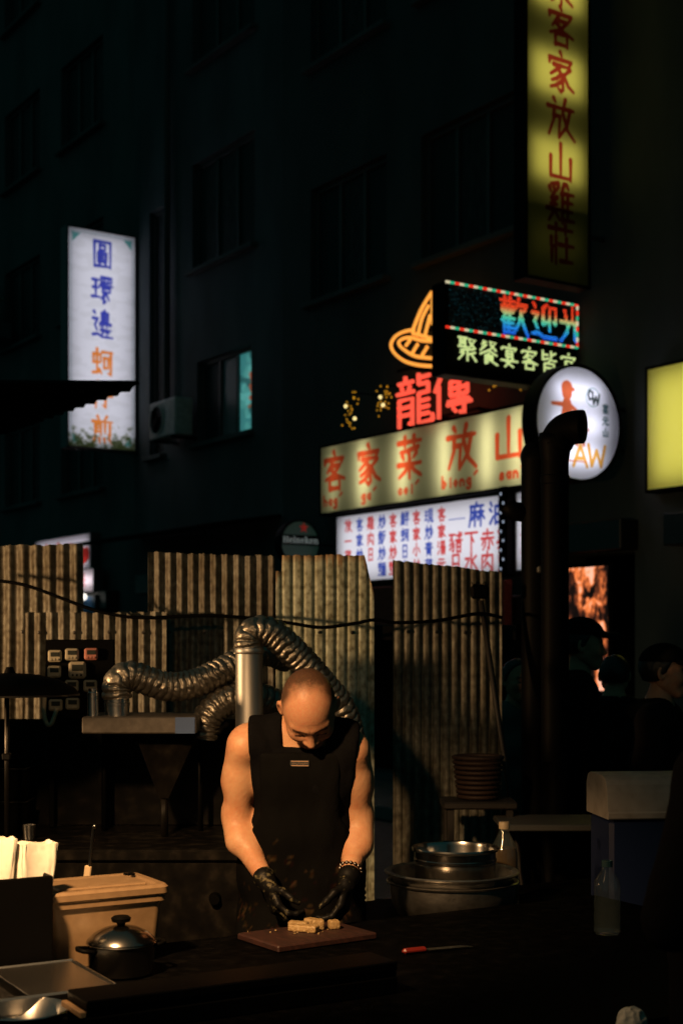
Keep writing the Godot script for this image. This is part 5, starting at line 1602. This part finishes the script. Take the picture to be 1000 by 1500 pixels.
# ---------------------------------------------------------------- people
func skin_color(p: Vector3) -> Color:                 # colours of the skin of a head, in the head's own frame
	var c := Color(0.44, 0.235, 0.135)
	var n := grain.get_noise_3dv(p * 60.0) * 0.5 + grain.get_noise_3dv(p * 190.0) * 0.5
	c = c.lerp(Color(0.42, 0.17, 0.1), clampf(0.3 + n, 0.0, 0.6))
	var x := absf(p.x)
	# close-cropped stubble round the back and sides, thin on top
	var side := clampf((0.03 - p.z) / 0.03, 0.0, 1.0) * clampf((p.y + 0.035) / 0.02, 0.0, 1.0) * clampf((x - 0.03) / 0.03, 0.0, 1.0)
	var crown := clampf((0.026 - p.z + 0.012 * grain.get_noise_2d(p.x * 40.0, p.z * 40.0)) / 0.055, 0.0, 1.0) * clampf((p.y - 0.0) / 0.03, 0.0, 1.0)
	var hair := clampf(maxf(side * 1.05, crown) * (0.95 + 0.3 * grain.get_noise_3dv(p * 300.0)), 0.0, 0.9)
	if x > 0.074 and p.y < 0.025 and p.y > -0.05: hair = 0.0
	c = c.lerp(Color(0.03, 0.018, 0.012), hair)
	if p.z > 0.06 and absf(p.y - 0.008 + 0.16 * (x - 0.028) * (1.0 if x > 0.028 else -0.3)) < 0.0055 and x > 0.01 and x < 0.05: c = c.lerp(Color(0.03, 0.02, 0.014), 0.8)       # brows
	if p.z > 0.065 and absf(p.y + 0.019 - 0.1 * absf(x - 0.031)) < 0.0024 and absf(x - 0.031) < 0.0145: c = Color(0.03, 0.018, 0.012)      # lashes of the lowered lids
	if p.z > 0.075 and p.y < -0.065 and p.y > -0.088 and x < 0.021: c = c.lerp(Color(0.3, 0.1, 0.075), 0.7)
	return c

func cook() -> void:
	var skin := mat("skin", Color.WHITE, 0.46)
	skin.metallic_specular = 0.36
	skin.vertex_color_use_as_albedo = true
	skin.subsurf_scatter_enabled = true
	skin.subsurf_scatter_strength = 0.08
	skin.heightmap_enabled = true
	skin.heightmap_scale = 0.06
	skin.heightmap_texture = ntex(0.05, [[0.0, Color.BLACK], [1.0, Color.WHITE]], 111, 256, 5)
	skin.uv1_triplanar = true
	skin.uv1_scale = Vector3(9, 9, 9)
	var o := thing("person", "man in a black sleeveless top, apron and gloves, head bowed over the chopping board", "person", T(Vector3(-0.13, 0, -4.6)))
	var back := T(Vector3(0.13, 0, 4.6))
	# trunk, neck and legs
	var torso := Bones.new()
	torso.k = 0.07
	torso.add(Vector3(-0.19, 1.24, -4.55), Vector3(-0.035, 1.235, -4.55), 0.105, 0.105)
	torso.add(Vector3(-0.225, 1.33, -4.535), Vector3(-0.01, 1.32, -4.535), 0.075, 0.075)
	torso.add(Vector3(-0.18, 1.08, -4.575), Vector3(-0.065, 1.08, -4.575), 0.112, 0.112)
	torso.add(Vector3(-0.205, 0.93, -4.6), Vector3(-0.05, 0.93, -4.6), 0.12, 0.12)
	torso.add(Vector3(-0.118, 1.405, -4.52), Vector3(-0.29, 1.368, -4.5), 0.05, 0.045)
	torso.add(Vector3(-0.112, 1.4, -4.52), Vector3(0.02, 1.352, -4.5), 0.05, 0.045)
	var body := Bones.new()
	body.k = 0.035
	for i in torso.a.size(): body.add(torso.a[i], torso.a[i] + torso.ba[i], torso.ra[i], torso.rb[i])
	body.add(Vector3(-0.118, 1.37, -4.53), Vector3(-0.104, 1.47, -4.45), 0.062, 0.058)
	body.chain([Vector3(-0.305, 1.352, -4.48), Vector3(-0.329, 1.23, -4.53), Vector3(-0.333, 1.1, -4.56)], [0.05, 0.0465, 0.0385])
	body.chain([Vector3(-0.333, 1.1, -4.56), Vector3(-0.313, 1.04, -4.52), Vector3(-0.229, 0.925, -4.4)], [0.0385, 0.042, 0.026])
	body.chain([Vector3(0.034, 1.336, -4.48), Vector3(0.052, 1.22, -4.53), Vector3(0.053, 1.095, -4.56)], [0.049, 0.0455, 0.0375])
	body.chain([Vector3(0.053, 1.095, -4.56), Vector3(0.048, 1.03, -4.52), Vector3(0.018, 0.93, -4.4)], [0.0375, 0.041, 0.026])
	for s in [[-0.305, 1.352, -0.329, 1.23, -0.333, 1.1, -0.313, 1.04, -1.0], [0.034, 1.336, 0.052, 1.22, 0.053, 1.095, 0.048, 1.03, 1.0]]:
		body.add(Vector3(s[0] + s[8] * 0.007, s[1] - 0.016, -4.47), Vector3(s[2] + s[8] * 0.01, s[3] + 0.045, -4.505), 0.041, 0.022)      # shoulder cap
		body.add(Vector3(s[2] - s[8] * 0.006, s[3] + 0.02, -4.503), Vector3(s[4] - s[8] * 0.004, s[5] + 0.035, -4.53), 0.031, 0.022)       # biceps
		body.add(Vector3(s[4] + s[8] * 0.016, s[5] + 0.03, -4.555), Vector3(s[6] + s[8] * 0.022, s[7] - 0.005, -4.5), 0.027, 0.022)        # outer forearm
		body.add(Vector3(s[4] + s[8] * 0.008, s[5] + 0.002, -4.588), Vector3(s[4], s[5] - 0.012, -4.582), 0.021, 0.019)                   # elbow
	var legs := Bones.new()
	legs.k = 0.05
	for x in [-0.215, -0.04]:
		legs.chain([Vector3(x, 0.88, -4.61), Vector3(x, 0.48, -4.6), Vector3(x, 0.09, -4.64)], [0.095, 0.062, 0.042])
		body.chain([Vector3(x, 0.88, -4.61), Vector3(x, 0.48, -4.6), Vector3(x, 0.09, -4.64)], [0.085, 0.055, 0.036])
		body.add(Vector3(x, 0.05, -4.64), Vector3(x, 0.035, -4.5), 0.035, 0.028)
	var acc := Acc.new()
	var bodycol := func(p: Vector3) -> Color:
		var n := grain.get_noise_3dv(p * 30.0) * 0.5 + grain.get_noise_3dv(p * 120.0) * 0.5
		var big := grain.get_noise_3dv(p * 7.0)
		return Color(0.5, 0.285, 0.165).lerp(Color(0.4, 0.165, 0.085), clampf(0.32 + 0.7 * n + 0.6 * big, 0.0, 1.0))
	nets(acc, body.f, Vector3(-0.45, 0.0, -4.78), Vector3(0.16, 1.56, -4.3), 0.0095, Transform3D(), bodycol)
	# head: bowed, face towards the board
	var fwd := Vector3(0.07, -sin(deg_to_rad(58)), cos(deg_to_rad(58))).normalized()
	var upv := (Vector3(-0.03, cos(deg_to_rad(58)), sin(deg_to_rad(58))) - fwd * 0.0).normalized()
	upv = (upv - fwd * upv.dot(fwd)).normalized()
	var hx := Transform3D(Basis(upv.cross(fwd), upv, fwd), Vector3(-0.101, 1.474, -4.385))
	hx.basis = hx.basis.scaled(Vector3.ONE * 1.07)
	nets(acc, head_f, Vector3(-0.11, -0.14, -0.12), Vector3(0.11, 0.115, 0.13), 0.0024, hx, skin_color)
	part("body", acc.mesh(), skin, o, back)
	# sleeveless top
	var cloth := nmat("black_cotton", 0.05, [[0.0, lin(0.0025, 0.0025, 0.003)], [1.0, lin(0.006, 0.006, 0.0065)]], 112, Vector3(12, 12, 12), 0.9)
	cloth.metallic_specular = 0.12
	var dress := Bones.new()
	dress.k = 0.05
	for i in torso.a.size(): dress.add(torso.a[i], torso.a[i] + torso.ba[i], torso.ra[i], torso.rb[i])
	dress.add(Vector3(-0.305, 1.352, -4.48), Vector3(-0.31, 1.3, -4.5), 0.057, 0.05)
	dress.add(Vector3(0.034, 1.336, -4.48), Vector3(0.04, 1.29, -4.5), 0.056, 0.049)
	var shirt_f := func(p: Vector3) -> float:
		var d := dress.f(p) - 0.013 + 0.008 * grain.get_noise_3d(p.x * 9.0, p.y * 4.0, p.z * 9.0) + 0.007 * absf(grain.get_noise_3d(p.x * 12.0 + p.y * 6.0, p.y * 3.0, p.z * 4.0))
		d = smax(d, lerpf(-0.291 + 0.05 * (1.38 - p.y), -0.36, smoothstep(1.14, 0.98, p.y)) - p.x, 0.008)
		d = smax(d, p.x - lerpf(0.052 - 0.12 * (1.34 - p.y), 0.12, smoothstep(1.14, 0.98, p.y)), 0.008)
		d = smax(d, 0.86 - p.y, 0.008)
		var hole := maxf(maxf(absf(p.x + 0.117) - 0.069, 1.342 - p.y), -4.56 - p.z)
		return smax(d, -hole, 0.008)
	acc = Acc.new()
	nets(acc, shirt_f, Vector3(-0.36, 0.84, -4.76), Vector3(0.12, 1.46, -4.36), 0.009)
	part("sleeveless_top", acc.mesh(), cloth, o, back)
	# apron: bib and skirt
	var apron_f := func(p: Vector3) -> float:
		var d := torso.f(p) - 0.02
		if p.y < 1.02:
			var q := Vector2((p.x + 0.13) / 1.2, p.z + 4.6 + 0.03)
			var sk := q.length() - (0.12 + 0.1 * clampf((1.02 - p.y) * 3.0, 0.0, 1.0) + 0.04 * clampf(0.8 - p.y, 0.0, 0.3))
			d = smin(d, maxf(sk, p.y - 1.01), 0.03)
		d += 0.008 * grain.get_noise_3d(p.x * 8.0, p.y * 3.0 + 4.0, p.z * 6.0) + 0.006 * absf(grain.get_noise_3d(p.x * 14.0 + p.y * 5.0, p.y * 2.5, p.z * 3.0))
		d = smax(d, absf(p.x + 0.13) - (0.125 + clampf(1.12 - p.y, 0.0, 0.12) * 0.7), 0.008)
		d = maxf(d, p.y - 1.325)
		d = maxf(d, 0.58 - p.y)
		return maxf(d, -4.62 - p.z) * 0.9
	acc = Acc.new()
	var apron_col := func(p: Vector3) -> Color:        # dried flour and broth splashed over the skirt
		var n := 0.55 * grain.get_noise_3dv(p * 13.0 + Vector3(3, 1, 0)) + 0.45 * grain.get_noise_3dv(p * 48.0)
		var k := clampf((n - 0.2) * 2.5, 0.0, 1.0) if p.y < 1.0 else clampf((n - 0.44) * 4.0, 0.0, 1.0)
		return Color(0.004, 0.004, 0.0041).lerp(Color(0.05, 0.032, 0.018), k)
	nets(acc, apron_f, Vector3(-0.43, 0.56, -4.66), Vector3(0.17, 1.35, -4.33), 0.009, Transform3D(), apron_col, 1.6)
	var ac := mat("stained_apron", Color.WHITE, 0.75)
	ac.vertex_color_use_as_albedo = true
	ac.metallic_specular = 0.05
	var apron := part("apron", acc.mesh(), ac, o, back)
	# printed label on the bib
	var lp := A(438.5, 1119, 4.4)
	var z := -4.3
	while apron_f.call(Vector3(lp.x, lp.y, z)) > 0.0 and z > -4.6: z -= 0.002
	var im := blank(96, 32, lin(0.02, 0.018, 0.016))
	for y in [4.0, 27.0]: brush(im, Vector2(5, y), Vector2(91, y + 1.0), 1.6, 1.6, lin(0.42, 0.24, 0.14))
	for k in 8: brush(im, Vector2(12 + 10 * k, 19 - 4 * (k % 2)), Vector2(16 + 10 * k, 12 + 5 * (k % 3)), 1.3, 1.0, lin(0.22, 0.12, 0.07))
	var lm := mat("bib_label", Color.WHITE, 0.7)
	lm.albedo_texture = ImageTexture.create_from_image(im)
	part("label", panel(0.058, 0.019), lm, apron, T(Vector3(lp.x, lp.y, z + 0.004)))
	# trousers and shoes
	acc = Acc.new()
	nets(acc, func(p: Vector3) -> float: return smax(smax(legs.f(p) - 0.012 + 0.006 * grain.get_noise_3dv(p * 9.0), p.y - 0.9, 0.01), 0.05 - p.y, 0.01), Vector3(-0.36, 0.03, -4.76), Vector3(0.11, 0.93, -4.46), 0.014)
	part("trousers", acc.mesh(), cloth, o, back)
	for x in [-0.215, -0.04]:
		acc = Acc.new()
		var sx: float = x
		nets(acc, func(p: Vector3) -> float: return smax(seg(p, Vector3(sx, 0.055, -4.66), Vector3(sx, 0.035, -4.5), 0.052, 0.044), 0.004 - p.y, 0.006), Vector3(sx - 0.07, 0.0, -4.74), Vector3(sx + 0.07, 0.13, -4.43), 0.012)
		part("shoe", acc.mesh(), mats.black_plastic, o, back)
	# gloved hands, resting on the food
	var gm := mat("black_gloves", Color.WHITE, 0.5)
	gm.vertex_color_use_as_albedo = true
	gm.metallic_specular = 0.25
	var gcol := func(p: Vector3) -> Color:
		var n := 0.6 * grain.get_noise_3dv(p * 30.0) + 0.4 * grain.get_noise_3dv(p * 90.0)
		return Color(0.004, 0.004, 0.004).lerp(Color(0.15, 0.13, 0.07), clampf((n - 0.14) * 3.0, 0.0, 0.7) if p.x < -0.1 else clampf((n - 0.3) * 4.0, 0.0, 0.8))
	var hands := [[Vector3(-0.228, 0.924, -4.399), Vector3(0.32, -0.82, 0.36), Vector3(0.75, 0.1, -0.5), Vector3(0.3, 0.2, 0.8), Vector3(-0.318, 1.04, -4.52), [0.5, 0.75, 0.5]], [Vector3(0.018, 0.929, -4.399), Vector3(-0.16, -0.86, 0.34), Vector3(-0.75, 0.1, -0.4), Vector3(-0.25, 0.2, 0.8), Vector3(0.053, 1.03, -4.52), [0.45, 0.7, 0.5]]]
	for h in hands:
		var hb := Bones.new()
		hand_bones(hb, h[0], h[1], h[2], h[3], h[5])
		var arm: Vector3 = (h[4] - h[0]).normalized()
		hb.add(h[0] + arm * 0.022, h[0] - arm * 0.02, 0.0315, 0.026)
		hb.add(h[0] + arm * 0.026, h[0] + arm * 0.026, 0.034, 0.034)
		var lo := Vector3(9, 9, 9)
		var hi := -lo
		for i in hb.a.size():
			for q in [hb.a[i], hb.a[i] + hb.ba[i]]:
				lo = lo.min(q)
				hi = hi.max(q)
		acc = Acc.new()
		nets(acc, hb.f, lo - Vector3.ONE * 0.04, hi + Vector3.ONE * 0.04, 0.0032, Transform3D(), gcol)
		part("gloved_hand", acc.mesh(), gm, o, back)
	var beads := begin(true)
	var ax := (Vector3(0.053, 1.03, -4.52) - Vector3(0.018, 0.929, -4.399)).normalized()
	var e1 := ax.cross(Vector3.RIGHT).normalized()
	var e2 := ax.cross(e1)
	for k in 16:
		var a := TAU * k / 16.0
		lathe(beads, vs([0, -0.0062, 0.0045, -0.0045, 0.0064, 0, 0.0045, 0.0045, 0, 0.0062]), 8, T(Vector3(0.018, 0.929, -4.399) + ax * 0.05 + (e1 * cos(a) + e2 * sin(a)) * 0.034))
	part("bead_bracelet", done(beads), mat("dark_beads", lin(0.03, 0.018, 0.012), 0.25), o, back)

# a standing figure in its own frame (feet on the ground, facing +z); the arms are given as joints
func figure(arms: Array) -> Dictionary:
	var trunk := Bones.new()
	trunk.k = 0.08
	trunk.add(Vector3(-0.1, 1.22, 0), Vector3(0.1, 1.22, 0), 0.115, 0.115)
	trunk.add(Vector3(-0.13, 1.36, -0.01), Vector3(0.13, 1.36, -0.01), 0.075, 0.075)
	trunk.add(Vector3(-0.08, 1.05, 0.005), Vector3(0.08, 1.05, 0.005), 0.12, 0.12)
	trunk.add(Vector3(-0.08, 0.93, 0), Vector3(0.08, 0.93, 0), 0.12, 0.12)
	trunk.add(Vector3(0, 1.43, -0.01), Vector3(-0.17, 1.4, 0), 0.055, 0.05)
	trunk.add(Vector3(0, 1.43, -0.01), Vector3(0.17, 1.4, 0), 0.055, 0.05)
	var legs := Bones.new()
	for s in [-1.0, 1.0]: legs.chain([Vector3(0.09 * s, 0.88, 0), Vector3(0.1 * s, 0.48, 0.02), Vector3(0.11 * s, 0.09, -0.02)], [0.09, 0.06, 0.042])
	var body := Bones.new()
	body.k = 0.05
	var sleeve := Bones.new()
	sleeve.k = 0.05
	for b in [trunk, legs]:
		for i in b.a.size(): body.add(b.a[i], b.a[i] + b.ba[i], b.ra[i], b.rb[i])
	for i in trunk.a.size(): sleeve.add(trunk.a[i], trunk.a[i] + trunk.ba[i], trunk.ra[i], trunk.rb[i])
	body.add(Vector3(0, 1.42, -0.015), Vector3(0, 1.54, 0.01), 0.058, 0.055)
	for s in [-1.0, 1.0]: body.add(Vector3(0.11 * s, 0.05, -0.02), Vector3(0.12 * s, 0.035, 0.13), 0.035, 0.028)
	for a in arms:
		body.chain([a[0], a[1], a[2]], [0.055, 0.042, 0.027])
		sleeve.add(a[0], a[1], 0.058, 0.048)
		if a[3] > 0.0: sleeve.add(a[1], a[1].lerp(a[2], a[3]), 0.048, 0.038)
	var acc := Acc.new()
	var plain := func(_p: Vector3) -> Color: return Color(0.42, 0.22, 0.13)
	nets(acc, body.f, Vector3(-0.45, 0, -0.22), Vector3(0.45, 1.6, 0.5), 0.018, Transform3D(), plain)
	nets(acc, head_f, Vector3(-0.11, -0.14, -0.12), Vector3(0.11, 0.115, 0.13), 0.0038, T(Vector3(0, 1.61, 0.02)), skin_color)
	for a in arms:
		var hb := Bones.new()
		hand_bones(hb, a[2], a[2] - a[1], Vector3(-signf(a[0].x), 0, 0), Vector3(0, 0.3, 1), [0.35, 0.5, 0.3])
		nets(acc, hb.f, a[2] - Vector3.ONE * 0.2, a[2] + Vector3.ONE * 0.2, 0.005, Transform3D(), plain)
	var r := {"body": acc.mesh()}
	acc = Acc.new()
	nets(acc, func(p: Vector3) -> float: return smax(smax(sleeve.f(p) - 0.016 + 0.008 * grain.get_noise_3dv(p * 9.0), 0.86 - p.y, 0.01), 0.06 - Vector2(p.x, p.z).length() if p.y > 1.4 else -0.1, 0.01), Vector3(-0.5, 0.84, -0.26), Vector3(0.5, 1.5, 0.55), 0.015)
	r.jacket = acc.mesh()
	acc = Acc.new()
	nets(acc, func(p: Vector3) -> float: return smax(smin(legs.f(p), trunk.f(p), 0.05) - 0.014 + 0.006 * grain.get_noise_3dv(p * 9.0), maxf(p.y - 0.92, 0.05 - p.y), 0.01), Vector3(-0.26, 0.03, -0.2), Vector3(0.26, 0.95, 0.2), 0.018)
	r.trousers = acc.mesh()
	acc = Acc.new()
	for s in [-1.0, 1.0]:
		var sx: float = s
		nets(acc, func(p: Vector3) -> float: return smax(seg(p, Vector3(0.11 * sx, 0.055, -0.03), Vector3(0.12 * sx, 0.035, 0.14), 0.052, 0.044), 0.004 - p.y, 0.006), Vector3(0.115 * sx - 0.08, 0.0, -0.1), Vector3(0.115 * sx + 0.08, 0.12, 0.22), 0.014)
	r.shoes = acc.mesh()
	return r

func bystander(f: Dictionary, label: String, xf: Transform3D, coat: Material, hat: int) -> void:
	var o := thing("person", label, "person", xf)
	part("body", f.body, mats.skin, o)
	part("jacket", f.jacket, coat, o)
	part("trousers", f.trousers, mats.dark_cloth, o)
	part("shoes", f.shoes, mats.black_plastic, o)
	var acc := Acc.new()
	nets(acc, func(p: Vector3) -> float:
		var d := ell(p, Vector3(0, 0.016, -0.012), Vector3(0.087, 0.096, 0.106)) + 0.004 * grain.get_noise_3dv(p * 40.0)
		return smax(d, maxf(p.z - 0.045 - 0.5 * (p.y - 0.05), -0.05 - p.y + maxf(0.0, p.z) * 1.2), 0.01), Vector3(-0.12, -0.1, -0.14), Vector3(0.12, 0.13, 0.12), 0.007)
	part("hair", acc.mesh(), mats.dark_hair, o, T(Vector3(0, 1.61, 0.02)))
	if hat:
		acc = Acc.new()
		nets(acc, func(p: Vector3) -> float:
			var d := smax(ell(p, Vector3(0, 0.03, -0.005), Vector3(0.096, 0.096, 0.113)), 0.042 - p.y, 0.006)
			var b := smax(ell(p, Vector3(0, 0.036, 0.11), Vector3(0.075, 0.02, 0.085)), 0.035 - p.y - 0.1 * p.z, 0.006)
			return smin(d, b, 0.008), Vector3(-0.12, 0.0, -0.14), Vector3(0.12, 0.15, 0.22), 0.006)
		part("cap", acc.mesh(), mats.dark_cloth, o, T(Vector3(0, 1.61, 0.02)))

func bystanders() -> void:
	nmat("dark_cloth", 0.05, [[0.0, lin(0.003, 0.003, 0.003)], [1.0, lin(0.008, 0.008, 0.008)]], 121, Vector3(8, 8, 8), 0.85).metallic_specular = 0.15
	mat("dark_hair", lin(0.008, 0.007, 0.006), 0.5)
	var plum := mat("dark_jacket", lin(0.005, 0.0045, 0.005), 0.8)
	plum.metallic_specular = 0.15
	var grey := mat("grey_shirt", lin(0.12, 0.115, 0.1), 0.8)
	var f := figure([[Vector3(-0.19, 1.38, 0), Vector3(-0.24, 1.1, -0.02), Vector3(-0.22, 0.85, 0.1), 0.9], [Vector3(0.19, 1.38, 0), Vector3(0.24, 1.1, -0.02), Vector3(0.22, 0.85, 0.1), 0.9]])
	var at := func(u: float, d: float, turn: float, h: float) -> Transform3D:
		return Transform3D(Basis(Vector3.UP, turn).scaled(Vector3.ONE * h), Vector3((u - 500.0) / LENS * d, 0, -d))
	bystander(f, "dark figure in a peaked cap seen in profile before the lit flame picture", at.call(845, 6.9, 1.45, 1.04), plum, 1)
	bystander(f, "dark-haired figure right of the flame picture, seen from behind, without a cap", at.call(899, 7.6, 2.9, 0.94), plum, 0)
	bystander(f, "figure in a dark cap with a faintly lit face near the right edge", at.call(966, 6.2, 1.25, 0.965), plum, 1)
	bystander(f, "dim figure in a greyish shirt between the corrugated sheet and the stove pipe", at.call(757, 7.2, 0.3, 0.93), grey, 0)
	var c := figure([[Vector3(-0.19, 1.38, 0), Vector3(-0.27, 1.12, -0.05), Vector3(-0.13, 1.13, 0.18), 0.0], [Vector3(0.19, 1.38, 0), Vector3(0.25, 1.12, -0.03), Vector3(0.13, 1.13, 0.2), 0.0]])
	bystander(c, "customer in black cut by the right edge, bare forearm showing", Transform3D(Basis(Vector3.UP, 0.9), Vector3(0.85, 0, -2.95)), plum, 0)
